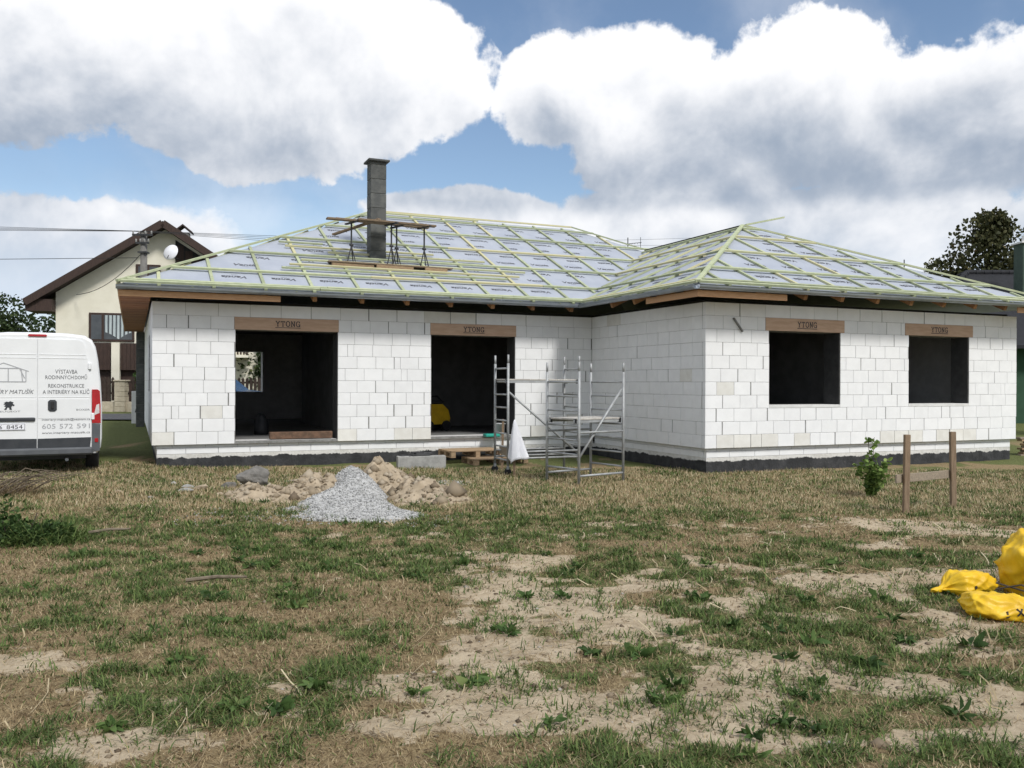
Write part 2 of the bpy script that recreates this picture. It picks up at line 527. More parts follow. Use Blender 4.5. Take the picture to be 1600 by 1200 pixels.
def tar_material():
    t = m_tar.node_tree; b = t.nodes['Principled BSDF']; b.inputs['Roughness'].default_value = .8
    tc = nd(t, 'ShaderNodeTexCoord'); sep = nd(t, 'ShaderNodeSeparateXYZ'); t.links.new(tc.outputs['Object'], sep.inputs[0])
    z = E(t, sep.outputs[2])
    n1 = noise(t, tc.outputs['Object'], 5.0, 6, .65); n2 = noise(t, tc.outputs['Object'], 22.0, 4, .6)
    edge = (z + (n1 - .5) * .16 + (n2 - .5) * .05).step(.215, .235)
    splash = (n2 * .6 + n1 * .4).step(.64, .70)
    dark = mixc(t, n1.step(.35, .7), (.018, .019, .021), (.045, .046, .049))
    dark = mixc(t, splash, dark, (.32, .31, .29))
    white = mixc(t, n1.step(.4, .7), (.66, .655, .63), (.52, .51, .48))
    t.links.new(mixc(t, edge, dark, white), b.inputs['Base Color'])
    bn = nd(t, 'ShaderNodeBump'); bn.inputs['Strength'].default_value = .5; bn.inputs['Distance'].default_value = .02
    t.links.new(n2.s, bn.inputs['Height']); t.links.new(bn.outputs[0], b.inputs['Normal'])


tar_material()
foot = MB()
for (x0, y0, x1, y1) in ((PB, PB, S1 + PB + .3, .5), (S1 + PB, -T1 + PB, XR - PB, -T1 + .5), (S1 + PB, -T1 + .5, S1 + .5, PB),
                         (PB, .5, .5, DEPTH), (XR - .5, -T1 + .5, XR - PB, DEPTH), (.5, DEPTH - .4, XR - .5, DEPTH - .02)):
    foot.box(((x0 + x1) / 2, (y0 + y1) / 2, (.30 - .4) / 2), (x1 - x0, y1 - y0, .70))
foot.build('footing', m_tar, house)
plinth = MB().box((S1 / 2, .3, .39), (S1 - 2 * PB, .3, .16)).build('plinth', m_render, house)
r = random.Random(4)


def plinth_row(origin, xdir, ndir, length, openings):
    for i in range(2):
        zt = .30 + i * .118
        x = -.3 * (i % 2) + r.uniform(-.1, 0)
        while x < length:
            a, b = max(0, x), min(length, x + .6)
            if b - a > .05:
                mb = MB(); mb.box(((b - a) / 2, .05, .055), (b - a - .006, .10, .114), None, .004)
                o = (origin[0] + xdir[0] * a, origin[1] + xdir[1] * a, zt - .0 + r.uniform(-.001, .001))
                link('plinth_block', mb.mesh('plinth_block', m_block), plinth, M=frame(o, (*xdir, 0), (-ndir[0], -ndir[1], 0)))
            x += .6


plinth_row((PB, PB - .006), (1, 0), (0, -1), S1, None)
plinth_row((S1 + PB, -T1 + PB - .006), (1, 0), (0, -1), S2 - 2 * PB, None)
plinth_row((S1 + PB - .006, -.0), (0, -1), (-1, 0), T1 - PB - .1, None)
plinth_row((PB - .006, DEPTH), (0, -1), (-1, 0), DEPTH - PB - .1, None)
for (a, b, c, d) in OPEN_MAIN:                     # sill under the two tall openings
    MB().box(((a + b) / 2, .25, .505), (b - a, .40, .052), None, .004).build('sill', m_render, house)
for (a, b, c, d) in OPEN_WING:
    MB().box((S1 + (a + b) / 2, -T1 + .215, 1.256), (b - a, .44, .058), None, .004).build('sill', m_render, house)
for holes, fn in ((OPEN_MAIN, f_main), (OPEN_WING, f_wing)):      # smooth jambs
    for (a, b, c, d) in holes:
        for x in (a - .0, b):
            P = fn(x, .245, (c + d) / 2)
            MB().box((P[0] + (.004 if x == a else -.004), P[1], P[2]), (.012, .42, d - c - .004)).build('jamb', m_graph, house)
# floor slabs; black overhead sheets and inner walls added to keep rooms dark
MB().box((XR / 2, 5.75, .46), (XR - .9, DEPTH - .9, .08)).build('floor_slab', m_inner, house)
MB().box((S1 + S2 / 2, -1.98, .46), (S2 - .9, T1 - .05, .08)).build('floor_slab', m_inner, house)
MB().box((XR / 2, 5.75, WTOP + .03), (XR - .2, DEPTH - .2, .05)).build('added_dark_sheet', m_black, house)
MB().box((S1 + S2 / 2, -2.1, WTOP + .03), (S2 - .2, T1 - .1, .05)).build('added_dark_sheet', m_black, house)
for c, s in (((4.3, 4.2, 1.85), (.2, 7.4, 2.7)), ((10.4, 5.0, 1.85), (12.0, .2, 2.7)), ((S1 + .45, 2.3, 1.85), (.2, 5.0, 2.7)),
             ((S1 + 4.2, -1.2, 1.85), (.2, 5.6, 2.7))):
    MB().box(c, s).build('added_inner_wall', m_inner, house)
w_inner = wall_with_holes('added_inner_wall', .45, S1 + .4, .5, WTOP, OPEN_MAIN, f_main, .445, .452, m_inner)
wall_with_holes('added_inner_wall', .45, S2 - .45, .5, WTOP, OPEN_WING, f_wing, .445, .452, m_inner)

# --- lintels with the maker's name
GLY = {'Y': [((.08, 1), (.5, .5)), ((.92, 1), (.5, .5)), ((.5, .55), (.5, 0)), ((-.06, .97), (.26, .97)), ((.74, .97), (1.06, .97)), ((.28, .03), (.72, .03))],
       'T': [((0, .96), (1, .96)), ((.5, 1), (.5, 0)), ((.04, 1), (.04, .74)), ((.96, 1), (.96, .74)), ((.28, .03), (.72, .03))],
       'N': [((.14, 0), (.14, 1)), ((.86, 0), (.86, 1)), ((.14, 1), (.86, 0)), ((-.04, .97), (.22, .97)), ((.68, .97), (1.06, .97)), ((-.04, .03), (.34, .03))]}


def ring(a0, a1, n=14, rx=.47, ry=.5):
    pts = [(.5 + rx * math.cos(math.radians(a0 + (a1 - a0) * k / n)), .5 + ry * math.sin(math.radians(a0 + (a1 - a0) * k / n))) for k in range(n + 1)]
    return list(zip(pts, pts[1:]))


GLY['O'] = ring(0, 360, 18)
GLY['G'] = ring(45, 330, 14) + [((.93, .0), (.93, .44)), ((.55, .42), (1.05, .42)), ((.86, .98), (.86, .72))]


def ytong_mesh(w=.50, h=.105):
    mb = MB(); lw = w / 5; sw = .0165
    k = 0
    for i, chx in enumerate('YTONG'):
        for (p, q) in GLY[chx]:
            fn = lambda a: (-w / 2 + i * lw + (.12 + .76 * a[0]) * lw, (a[1] - .5) * h)
            a, b = Vector(fn(p)), Vector(fn(q)); t = (b - a).normalized(); nrm = Vector((-t.y, t.x)) * (sw / 2 if abs(t.x) < .9 else sw * .36)
            a -= t * .003; b += t * .003; zz = .0006 * (k % 5); k += 1
            mb.faces([(a.x + nrm.x, a.y + nrm.y, zz), (b.x + nrm.x, b.y + nrm.y, zz), (b.x - nrm.x, b.y - nrm.y, zz), (a.x - nrm.x, a.y - nrm.y, zz)], [(0, 1, 2, 3)])
    mb.faces([(-w / 2, -h * .80, 0), (w / 2, -h * .80, 0), (w / 2, -h * .68, 0), (-w / 2, -h * .68, 0)], [(0, 1, 2, 3)])
    return mb.mesh('lettering', m_ink)


yt = ytong_mesh()
for lints, fn in ((LINT_MAIN, f_main), (LINT_WING, f_wing)):
    for (a, b) in lints:
        c = fn((a + b) / 2, .04, WB + 9.5 * CH)
        lo = MB().box(c, (b - a - .004, .096, CH - .004), None, .003).build('lintel', m_lintel, house)
        link('lettering', yt, lo, M=frame((c[0] + random.uniform(-.02, .05), c[1] - .0505, c[2] + .012), (1, 0, 0), (0, 0, 1)))
MB().bar((S1 + .62, -T1 - .012, 2.94), (S1 + .83, -T1 - .012, 2.69), .02, .075, (0, 1, 0)).build('wall_tie', m_mortar, house)

# ------------------------------------------------------------------ roof
OV = 0.60; ZE = 3.45; TP = 0.4577
XE0, XE1, YE0, YE1 = -OV, XR + OV, -OV, DEPTH + OV + .02
K = 6.36
IE = Vector((S1 - OV, -OV)); OE = Vector((S1 - OV, -T1 - OV)); RE = Vector((XE1, -T1 - OV))
KW = 4.5
A_ = Vector((XE0 + K, YE0 + K, ZE + K * TP)); B_ = Vector((11.9, YE0 + K, ZE + K * TP))
C_ = Vector((OE.x + KW, OE.y + KW, ZE + KW * TP)); V_ = Vector((OE.x + KW, YE0 + KW, ZE + KW * TP))
P3 = lambda p, z=ZE: Vector((p[0], p[1], z))
slopes = {
    'front': [P3((XE0, YE0)), P3(IE), V_, B_, A_],
    'left': [P3((XE0, YE1)), P3((XE0, YE0)), A_],
    'wingside': [P3(IE), P3(OE), C_, V_],
    'wingfront': [P3(OE), P3(RE), C_],
    'right': [P3(RE), P3((XE1, 3.9)), V_, C_],
    'right2': [P3((XE1, 3.9)), P3((XE1, YE1)), B_, V_],
    'back': [P3((XE1, YE1)), P3((XE0, YE1)), A_, B_]}
roof = MB()
memb = {}
for k, poly in slopes.items():
    mb = MB(); n = len(poly)
    mb.faces(poly + [p - Vector((0, 0, .03)) for p in poly], [list(range(n)), list(range(n, 2 * n))[::-1]] + [(i, (i + 1) % n, n + (i + 1) % n, n + i) for i in range(n)])
    memb[k] = mb.build('roof_membrane', m_memb, house)
# membrane print
vm = text_mesh('Ventia', .185, m_ink, shear=.25, bold=.005, squash=1.05)
vm2 = text_mesh('Ventia', .05, m_ink)
vmm = merge_meshes('membrane_print', [(vm, Matrix.Identity(4)), (vm2, Matrix.Translation((0, -.12, 0)))], m_print)


def inside(poly, p):
    c = False; n = len(poly)
    for i in range(n):
        a, b = poly[i], poly[(i + 1) % n]
        if (a[1] > p[1]) != (b[1] > p[1]) and p[0] < (b[0] - a[0]) * (p[1] - a[1]) / (b[1] - a[1]) + a[0]: c = not c
    return c


LAPS = [.93, 2.15, 3.40, 4.65, 5.90]
UPZ = math.sqrt(1 + TP * TP)


def prints(key, o, xd, yd, xmax):
    poly = [(v - Vector((o[0], o[1], 0))) for v in slopes[key]]
    poly = [(p.x * xd[0] + p.y * xd[1], p.x * yd[0] + p.y * yd[1]) for p in poly]
    items = []; rr = random.Random(len(key))
    d0s = [(.70, True)]
    for i, a in enumerate(LAPS[:-1] + [5.9]):
        d0s += [(a + .52, False), (a + 1.02, True)]
    for j, (d, flip) in enumerate(d0s):
        x = .2 + (j % 3) * .31
        while x < xmax:
            ok = all(inside(poly, (x + dx, d + dy)) for dx in (-.38, .38) for dy in (-.12, .12))
            if ok:
                up = Vector((yd[0], yd[1], TP)).normalized(); xx = Vector((xd[0], xd[1], 0))
                c = Vector((o[0] + xd[0] * x + yd[0] * d, o[1] + xd[1] * x + yd[1] * d, ZE + TP * d)) + xx.cross(up) * .004
                sgn = -1 if flip else 1
                M = frame(c, xx * sgn, up * sgn)
                link('membrane_print', vmm, memb[key], M=M)
            x += .95 + rr.uniform(-.02, .02)


prints('front', (XE0, YE0), (1, 0), (0, 1), 16)
prints('wingside', (IE.x, IE.y), (0, -1), (1, 0), 6)
prints('wingfront', (OE.x, OE.y), (1, 0), (0, 1), 10)
prints('left', (XE0, YE1), (0, -1), (1, 0), 13)

rb = random.Random(21)


def slope_bars(key, o, xd, yd, x_at_lo, x_at_hi, counters, laps, extra=(), dmax=6.3):
    """counter battens up the slope and battens along it, each its own object"""
    up = Vector((yd[0], yd[1], TP)).normalized(); xx = Vector((xd[0], xd[1], 0)); nrm = xx.cross(up)
    if nrm.z < 0: nrm = -nrm
    pt = lambda x, d, h: Vector((o[0] + xd[0] * x + yd[0] * d, o[1] + xd[1] * x + yd[1] * d, ZE + TP * d)) + nrm * h
    for x in counters:
        lo_d = .0; hi = 6.3
        # clip to the slope
        ds = [d / 20 for d in range(0, int(dmax * 20) + 1) if x_at_lo(d / 20) - .02 <= x <= x_at_hi(d / 20) + .02]
        if not ds: continue
        d0, d1 = min(ds), max(ds)
        if d1 - d0 < .3: continue
        cuts = [d0]
        for l in laps:
            if d0 + .3 < l < d1 - .2 and rb.random() < .55: cuts.append(l + rb.uniform(-.1, .1))
        cuts.append(d1)
        for a, b in zip(cuts, cuts[1:]):
            jx = rb.uniform(-.02, .02)
            MB().bar(pt(x + jx, a + .004, .022), pt(x + jx + rb.uniform(-.01, .01), b - .004, .022), .060, .038, nrm).build('counter_batten', m_batten, memb[key])
    for d in [.045, .15] + list(laps):
        a, b = x_at_lo(d), x_at_hi(d)
        if b - a < .3: continue
        x = a - rb.uniform(-.03, .04)
        while x < b - .05:
            e = min(b + rb.uniform(-.02, .05), x + 4.0 + rb.uniform(-.4, .1))
            if b - e < .5: e = b + rb.uniform(-.02, .05)
            w = rb.uniform(-.008, .008)
            MB().bar(pt(x, d + w, .062), pt(e, d + w + rb.uniform(-.012, .012), .062), .068, .042, nrm).build('batten', m_batten, memb[key])
            x = e + .01
    for (d, a, b) in extra:
        MB().bar(pt(a, d, .062), pt(b, d + rb.uniform(-.02, .02), .062), .052, .038, nrm).build('batten', m_batten, memb[key])


hipB = lambda d: (11.9 - XE0) + (6.36 - d) * (XE1 - 11.9) / 6.36
slope_bars('front', (XE0, YE0), (1, 0), (0, 1), lambda d: d, lambda d: (IE.x - XE0) + d if d <= KW else hipB(d),
           [.72 + .95 * i for i in range(14)], LAPS,
           [(1.25, 3.1, 8.2), (1.50, 3.3, 8.6), (1.83, 3.6, 8.9), (2.45, 4.3, 8.1), (2.75, 3.4, 6.9), (3.02, 3.3, 4.3), (6.25, 6.4, 9.4)])
slope_bars('wingside', (IE.x, IE.y), (0, -1), (1, 0), lambda d: -d if d > 0 else 0, lambda d: T1 - d, [-3.9 + .9 * i for i in range(9)], [.93, 2.15, 3.40, 4.3], dmax=4.45)
slope_bars('wingfront', (OE.x, OE.y), (1, 0), (0, 1), lambda d: d, lambda d: (RE.x - OE.x) - d * (RE.x - C_.x) / KW,
           [.68 + .91 * i for i in range(10)], [.93, 2.15, 3.40, 4.25], dmax=4.4)
slope_bars('left', (XE0, YE1), (0, -1), (1, 0), lambda d: d, lambda d: (YE1 - YE0) - d, [.9 + .95 * i for i in range(12)], LAPS)
# hip, ridge and valley timbers
for a, b, w in ((P3((XE0, YE0)), A_, .07), (P3(OE), C_, .09), (P3(RE), C_, .07), (A_, B_, .05), (B_, V_, .06)):
    h = Vector((0, 0, .075))
    MB().bar(a + h, b + h, w, .04).build('hip_batten', m_batten, memb['front'])
MB().bar(C_ + Vector((0, 0, .05)), V_ + Vector((0, 0, .05)), .10, .05).build('ridge_strip', m_black, memb['wingside'])
MB().bar(P3(IE) + Vector((0, 0, .012)), V_ + Vector((0, 0, .012)), .34, .012).build('valley_sheet', m_memb, memb['front'])
MB().bar(C_ + Vector((.1, 0, .09)), C_ + Vector((1.15, -.15, .33)), .055, .04).build('loose_batten', m_batten, memb['wingfront'])

# --- eaves: rafters, fascia boards, gutters, soffit
def rafters(key, o, xd, yd, xs, xmax):
    for x in xs:
        dd = min(1.4, x - .12, xmax - x - .12)
        if dd < .25: continue
        p = lambda d, dz: Vector((o[0] + xd[0] * x + yd[0] * d, o[1] + xd[1] * x + yd[1] * d, ZE + TP * d + dz))
        MB().bar(p(.05, -.115), p(dd, -.115), .08, .15, (0, 0, 1)).build('rafter', m_wood_rough, memb[key])


rafters('front', (XE0, YE0), (1, 0), (0, 1), [.72 + .95 * i for i in range(10)], 99)
rafters('wingside', (IE.x, IE.y), (0, -1), (1, 0), [.35 + .9 * i for i in range(5)], T1)
rafters('wingfront', (OE.x, OE.y), (1, 0), (0, 1), [.68 + .91 * i for i in range(10)], XE1 - OE.x)
fz0, fz1 = ZE - .20, ZE - .085
for (a, b) in (((XE0 + .02, YE0 + .03), (2.30, YE0 + .03)), ((S1 - OV + .03, -T1 - OV + 1.75), (S1 - OV + .03, -T1 - OV + .02)),
               ((S1 - OV + .02, -T1 - OV + .03), (S1 - OV + 2.02, -T1 - OV + .03)), ((XE1 - 1.35, -T1 - OV + .03), (XE1, -T1 - OV + .03)),
               ((XE0 + .03, YE1), (XE0 + .03, YE0 + .06))):
    MB().bar((*a, (fz0 + fz1) / 2), (*b, (fz0 + fz1) / 2), .024, fz1 - fz0, (0, 0, 1), .002).build('fascia_board', m_fascia, house)
y = YE0 + .10; i = 0
while y < YE1 - .2:                                # boarded underside of the left eave
    MB().box((-.30, y + .13, fz0 + .012 + (i % 2) * .004), (.54, .252, .018), None, .002).build('soffit_board', m_soffit, house); y += .26; i += 1


def gutter(a, b, out, endcap=True):
    a, b, out = Vector(a), Vector(b), Vector(out); mb = MB(); n = 10; r0 = .066
    prof = [(-r0 * math.cos(math.pi * k / n), -r0 * math.sin(math.pi * k / n)) for k in range(n + 1)] + [(r0 + .008, .010), (r0 - .004, .012)]
    pin = [(x * .94, y * .94 + .001) for x, y in prof[:n + 1]][::-1]
    ring_ = prof + pin
    vs = []
    for p in (a, b):
        vs += [p + out * q[0] + Vector((0, 0, q[1])) for q in ring_]
    m = len(ring_)
    mb.faces(vs, [(k, (k + 1) % m, m + (k + 1) % m, m + k) for k in range(m)] + [list(range(m)), list(range(m, 2 * m))[::-1]])
    g = mb.build('gutter', m_zinc, house)
    L = (b - a).length; t = (b - a).normalized(); k = .35
    while k < L - .1:
        c = a + t * k
        MB().bar(c - out * .07 + Vector((0, 0, .014)), c + out * .08 + Vector((0, 0, .014)), .032, .008).build('gutter_bracket', m_batten, g); k += .95
    return g


GZ = ZE - .015
gutter((XE0 - .02, YE0 - .07, GZ), (IE.x - .06, YE0 - .07, GZ), (0, -1, 0))
gutter((IE.x - .07, IE.y - .09, GZ), (IE.x - .07, OE.y - .05, GZ), (-1, 0, 0))
gutter((OE.x - .05, OE.y - .07, GZ), (RE.x + .02, OE.y - .07, GZ), (0, -1, 0))
# porch column at the back corner
pc = MB().box((-.12, DEPTH + .42, 1.6), (.23, .23, 3.3)).build('porch_column', m_mortar, house)
for i in range(13):
    MB().box((-.12, DEPTH + .42, .1 + i * .25), (.25, .25, .242), None, .006).build('column_block', m_chim, pc)

# --- chimney of stacked blocks with a cover slab
ch = MB().box((4.83, 1.86, 5.2), (.33, .33, 3.1)).build('chimney', m_mortar, house)
z = 4.05; i = 0
while z < 6.70:
    h = .33 if z + .33 < 6.76 else 6.76 - z
    MB().box((4.83, 1.86, z + h / 2), (.36 + (i % 2) * .003, .36 + (i % 2) * .003, h - .007), None, .006).build('chimney_block', m_chim, ch); z += .33; i += 1
MB().box((4.83, 1.86, 6.785), (.50, .50, .05), None, .01).build('cover_slab', m_chim, ch)
# ------------------------------------------------------------------ ground
def hash2(xi, yi, seed):
    h = (xi.astype(np.int64) * 374761393 + yi.astype(np.int64) * 668265263 + seed * 1442695041) & 0x7fffffff
    h = ((h ^ (h >> 13)) * 1274126177) & 0x7fffffff
    return ((h ^ (h >> 16)) & 0xffff) / 65535.0


def vnoise(x, y, seed):
    x0, y0 = np.floor(x), np.floor(y); fx, fy = x - x0, y - y0
    fx = fx * fx * (3 - 2 * fx); fy = fy * fy * (3 - 2 * fy)
    a, b = hash2(x0, y0, seed), hash2(x0 + 1, y0, seed); c, d = hash2(x0, y0 + 1, seed), hash2(x0 + 1, y0 + 1, seed)
    return (a * (1 - fx) + b * fx) * (1 - fy) + (c * (1 - fx) + d * fx) * fy


def fbm(x, y, scale, seed, octv=4, gain=.5):
    x, y = np.asarray(x, float) * scale, np.asarray(y, float) * scale
    s = 0; a = 1; n = 0
    for o in range(octv):
        s = s + a * vnoise(x + 17.3 * o, y - 9.1 * o, seed + o); n += a; a *= gain; x, y = x * 2.03, y * 2.03
    return s / n


def sstep(x, a, b):
    t = np.clip((x - a) / (b - a), 0, 1); return t * t * (3 - 2 * t)


def gz(X, Y):
    X, Y = np.asarray(X, float), np.asarray(Y, float)
    far = sstep(Y, 17, 40)
    near = sstep(Y, 15.5, 13)
    h = .42 * far + .09 * sstep(X, -5.5, -7.5) * sstep(Y, 11, 14)
    return h + (fbm(X, Y, .45, 5, 3) - .5) * .10 * (.25 + .75 * near) + (fbm(X, Y, 2.6, 8, 3) - .5) * .045 * sstep(Y, 30, 16)


def g1(x, y): return float(gz(np.array([x]), np.array([y]))[0])


def cover(X, Y):
    """bare soil, green share at a place"""
    n1 = fbm(X, Y * 1.25, 1.05, 31, 6, .68); n2 = fbm(X, Y * 1.3, 1.9, 47, 5, .66); n3 = fbm(X, Y, .6, 77, 3)
    bias = .445 + .085 * sstep(Y, 9.5, 5.0)
    bias = bias - .13 * sstep(X, -.3, -2.2) - .10 * sstep(X, -1.6, -3.6) * sstep(Y, 4.6, 6.5)
    bias = bias + .16 * np.exp(-((X - .35) / 1.5) ** 2 - ((Y - 10.6) / .9) ** 2) + .10 * np.exp(-((X - 2.7) / 1.6) ** 2 - ((Y - 7.4) / .9) ** 2)
    bias = bias - .40 * sstep(Y + (n3 - .5) * 4.0, 10.2, 12.8)
    bare = sstep(n1 + bias - .5, .45, .60)
    gb = .515 - .05 * sstep(Y, 11, 12.5) + .10 * np.exp(-((X - 1.7) / 1.1) ** 2 - ((Y - 5.6) / 1.3) ** 2)
    gb = gb + .10 * sstep(X, -7, -8.5) * sstep(Y, 14, 16) + .12 * sstep(Y, 17, 20)
    green = sstep(n2 * .65 + n3 * .35 + gb - .5, .425, .57)
    return bare, green


def axis(lo, hi, step, far, grow=1.25):
    a = list(np.arange(lo, hi + 1e-6, step)); s = step
    while a[-1] < far: s *= grow; a.append(a[-1] + s)
    s = step
    while a[0] > -far: s *= grow; a.insert(0, a[0] - s)
    return np.array(a)


gx = axis(-9.5, 10.0, .055, 900.0); gy = axis(3.0, 16.5, .055, 900.0)
GX, GY = np.meshgrid(gx, gy)
GZv = gz(GX, GY)
nx_, ny_ = len(gx), len(gy)
idx = np.arange(nx_ * ny_).reshape(ny_, nx_)
F = np.stack([idx[:-1, :-1], idx[:-1, 1:], idx[1:, 1:], idx[1:, :-1]], -1).reshape(-1, 4)
bare, green = cover(GX, GY)
m_ground = bpy.data.materials.new('trodden_ground'); m_ground.use_nodes = True


def ground_material():
    t = m_ground.node_tree; b = t.nodes['Principled BSDF']; b.inputs['Roughness'].default_value = .95; b.inputs['Specular IOR Level'].default_value = .1
    ga = nd(t, 'ShaderNodeAttribute'); ga.attribute_name = 'green'; ba = nd(t, 'ShaderNodeAttribute'); ba.attribute_name = 'tint'
    g, br = E(t, ga.outputs['Fac']), E(t, ba.outputs['Fac'])
    pos = nd(t, 'ShaderNodeNewGeometry').outputs['Position']
    a = noise(t, pos, 3.0, 8, .65); c = noise(t, pos, 22.0, 6, .7); d = noise(t, pos, 90.0, 4, .7)
    mp = nd(t, 'ShaderNodeMapping'); mp.inputs['Scale'].default_value = (1, 1, .2); t.links.new(pos, mp.inputs[0])
    fib = noise(t, mp.outputs[0], 60.0, 5, .75, 2.5)
    soil = mixc(t, (a * .6 + c * .4).step(.38, .62), (.40, .32, .22), (.54, .45, .325))
    soil = mixc(t, d.step(.60, .72), soil, (.25, .19, .13))
    straw = mixc(t, (c * .5 + fib * .5).step(.36, .60), (.125, .088, .048), (.34, .265, .15))
    straw = mixc(t, d.step(.58, .75), straw, (.47, .39, .235))
    gr = mixc(t, (c * .4 + d * .6).step(.38, .62), (.045, .066, .020), (.16, .20, .07))
    k = (g + (c - .5) * .9 + (d - .5) * .5).step(.32, .75)
    colr = mixc(t, k * .85, straw, gr)
    kb = (br + (c - .5) * 1.1 + (fib - .5) * 1.1).step(.40, .66)
    colr = mixc(t, kb, colr, soil)
    t.links.new(colr, b.inputs['Base Color'])
    bn = nd(t, 'ShaderNodeBump'); bn.inputs['Strength'].default_value = .8; bn.inputs['Distance'].default_value = .03
    t.links.new((c * .6 + d * .3 + fib * .3).s, bn.inputs['Height']); t.links.new(bn.outputs[0], b.inputs['Normal'])


ground_material()
gme = np_mesh('ground', np.stack([GX, GY, GZv], -1).reshape(-1, 3), F, m_ground, bare.ravel(), smooth=True)
ga_ = gme.attributes.new('green', 'FLOAT', 'POINT'); ga_.data.foreach_set('value', green.ravel().astype(np.float32))
link('ground', gme, kind='structure')
# a strip of road beyond the plot
m_road = pmat('asphalt', (.085, .088, .095), (.06, .062, .068), 5, .9, .2, 60)
rx = np.linspace(-60, -6, 40); vs = []
RV = []; RF = []
for x in rx:
    for yy in (30.0 + .03 * (x + 12), 33.2 + .03 * (x + 12)): RV.append((x, yy, g1(x, yy) + .05))
for i in range(len(rx) - 1): RF.append((2 * i, 2 * i + 2, 2 * i + 3, 2 * i + 1))
link('road', np_mesh('road', np.array(RV), np.array(RF), m_road), kind='structure')


def blade_material(name, stops):
    m = bpy.data.materials.new(name); m.use_nodes = True; t = m.node_tree; b = t.nodes['Principled BSDF']
    b.inputs['Roughness'].default_value = .7; b.inputs['Specular IOR Level'].default_value = .25
    at = nd(t, 'ShaderNodeAttribute'); at.attribute_name = 'tint'
    rp = nd(t, 'ShaderNodeValToRGB'); t.links.new(at.outputs['Fac'], rp.inputs[0])
    el = rp.color_ramp.elements
    el[0].position, el[0].color = stops[0][0], (*stops[0][1], 1); el[1].position, el[1].color = stops[-1][0], (*stops[-1][1], 1)
    for p, c in stops[1:-1]:
        e = el.new(p); e.color = (*c, 1)
    t.links.new(rp.outputs[0], b.inputs['Base Color'])
    tr = nd(t, 'ShaderNodeBsdfTranslucent'); t.links.new(rp.outputs[0], tr.inputs[0])
    mx = nd(t, 'ShaderNodeMixShader'); mx.inputs[0].default_value = .25
    t.links.new(b.outputs[0], mx.inputs[1]); t.links.new(tr.outputs[0], mx.inputs[2])
    t.links.new(mx.outputs[0], t.nodes['Material Output'].inputs[0])
    return m


def blades(P, h, w, lean, yaw, curl, tint):
    """bent blades: a quad and a tip triangle pair, as quads (tip degenerate-free: narrow end)"""
    n = len(P); dx, dy = np.cos(yaw), np.sin(yaw); sx, sy = -dy, dx
    V = np.zeros((n, 6, 3))
    for k, (f, wf) in enumerate(((0, 1.0), (.55, .8), (1.0, .12))):
        ang = lean + curl * f
        r = h * f * np.sin(ang); z = h * f * np.cos(ang)
        for j, sg in enumerate((-1, 1)):
            V[:, 2 * k + j, 0] = P[:, 0] + dx * r + sx * sg * w * wf / 2
            V[:, 2 * k + j, 1] = P[:, 1] + dy * r + sy * sg * w * wf / 2
            V[:, 2 * k + j, 2] = P[:, 2] + np.maximum(z, .002 * f) - (.004 if k == 0 else 0)
    b = np.arange(n)[:, None] * 6
    F = np.concatenate([b + np.array([[0, 1, 3, 2]]), b + np.array([[2, 3, 5, 4]])], 0)
    return V.reshape(-1, 3), F, np.repeat(tint, 6)


def scatter(n, y0, y1, margin=.64, power=1.0):
    """random places in the view wedge, denser near the camera"""
    uu = rng.random(n); Y = (y0 ** power + uu * (y1 ** power - y0 ** power)) ** (1 / power)
    X = (rng.random(n) * 2 - 1) * (margin * Y + .3)
    return X, Y


def out_of_house(X, Y):
    lx_ = (X - HX) * UX + (Y - HY) * UY; ly_ = -(X - HX) * UY + (Y - HY) * UX
    ins = ((lx_ > .06) & (ly_ > .06)) | ((lx_ > S1 + .06) & (ly_ > -T1 + .06))
    return ~(ins & (lx_ < XR))


m_green = blade_material('green_grass', [(0, (.036, .058, .017)), (.45, (.098, .15, .042)), (.8, (.18, .24, .072)), (1, (.33, .34, .13))])
m_dry = blade_material('dry_grass', [(0, (.10, .062, .033)), (.4, (.30, .22, .125)), (.75, (.50, .40, .24)), (1, (.66, .57, .39))])
# dead and dry blades
X, Y = scatter(430000, 3.5, 17.2, power=1.25)
b_, g_ = cover(X, Y)
pk = 1.0 - .90 * b_
keep = (rng.random(len(X)) < pk) & out_of_house(X, Y)
X, Y = X[keep], Y[keep]; n = len(X)
P = np.stack([X, Y, gz(X, Y)], -1)
hh = rng.uniform(.02, .065, n) * (1 + .35 * (Y > 11.5)); ln = np.where(Y + rng.normal(0, .5, n) > 11.5, rng.uniform(.2, 1.25, n), rng.uniform(.7, 1.5, n))
V, F, T = blades(P, hh, .0026 * (1 + Y / 7) * rng.uniform(.7, 1.3, n), ln, rng.uniform(0, 6.283, n), rng.uniform(-.2, .5, n), np.clip(rng.normal(.43, .24, n) + .24 * sstep(Y, 10.5, 12), 0, 1))
link('dry_grass', np_mesh('dry_grass', V, F, m_dry, T), label='short dry straw coloured grass covering the building plot', cat='grass', kind='stuff')
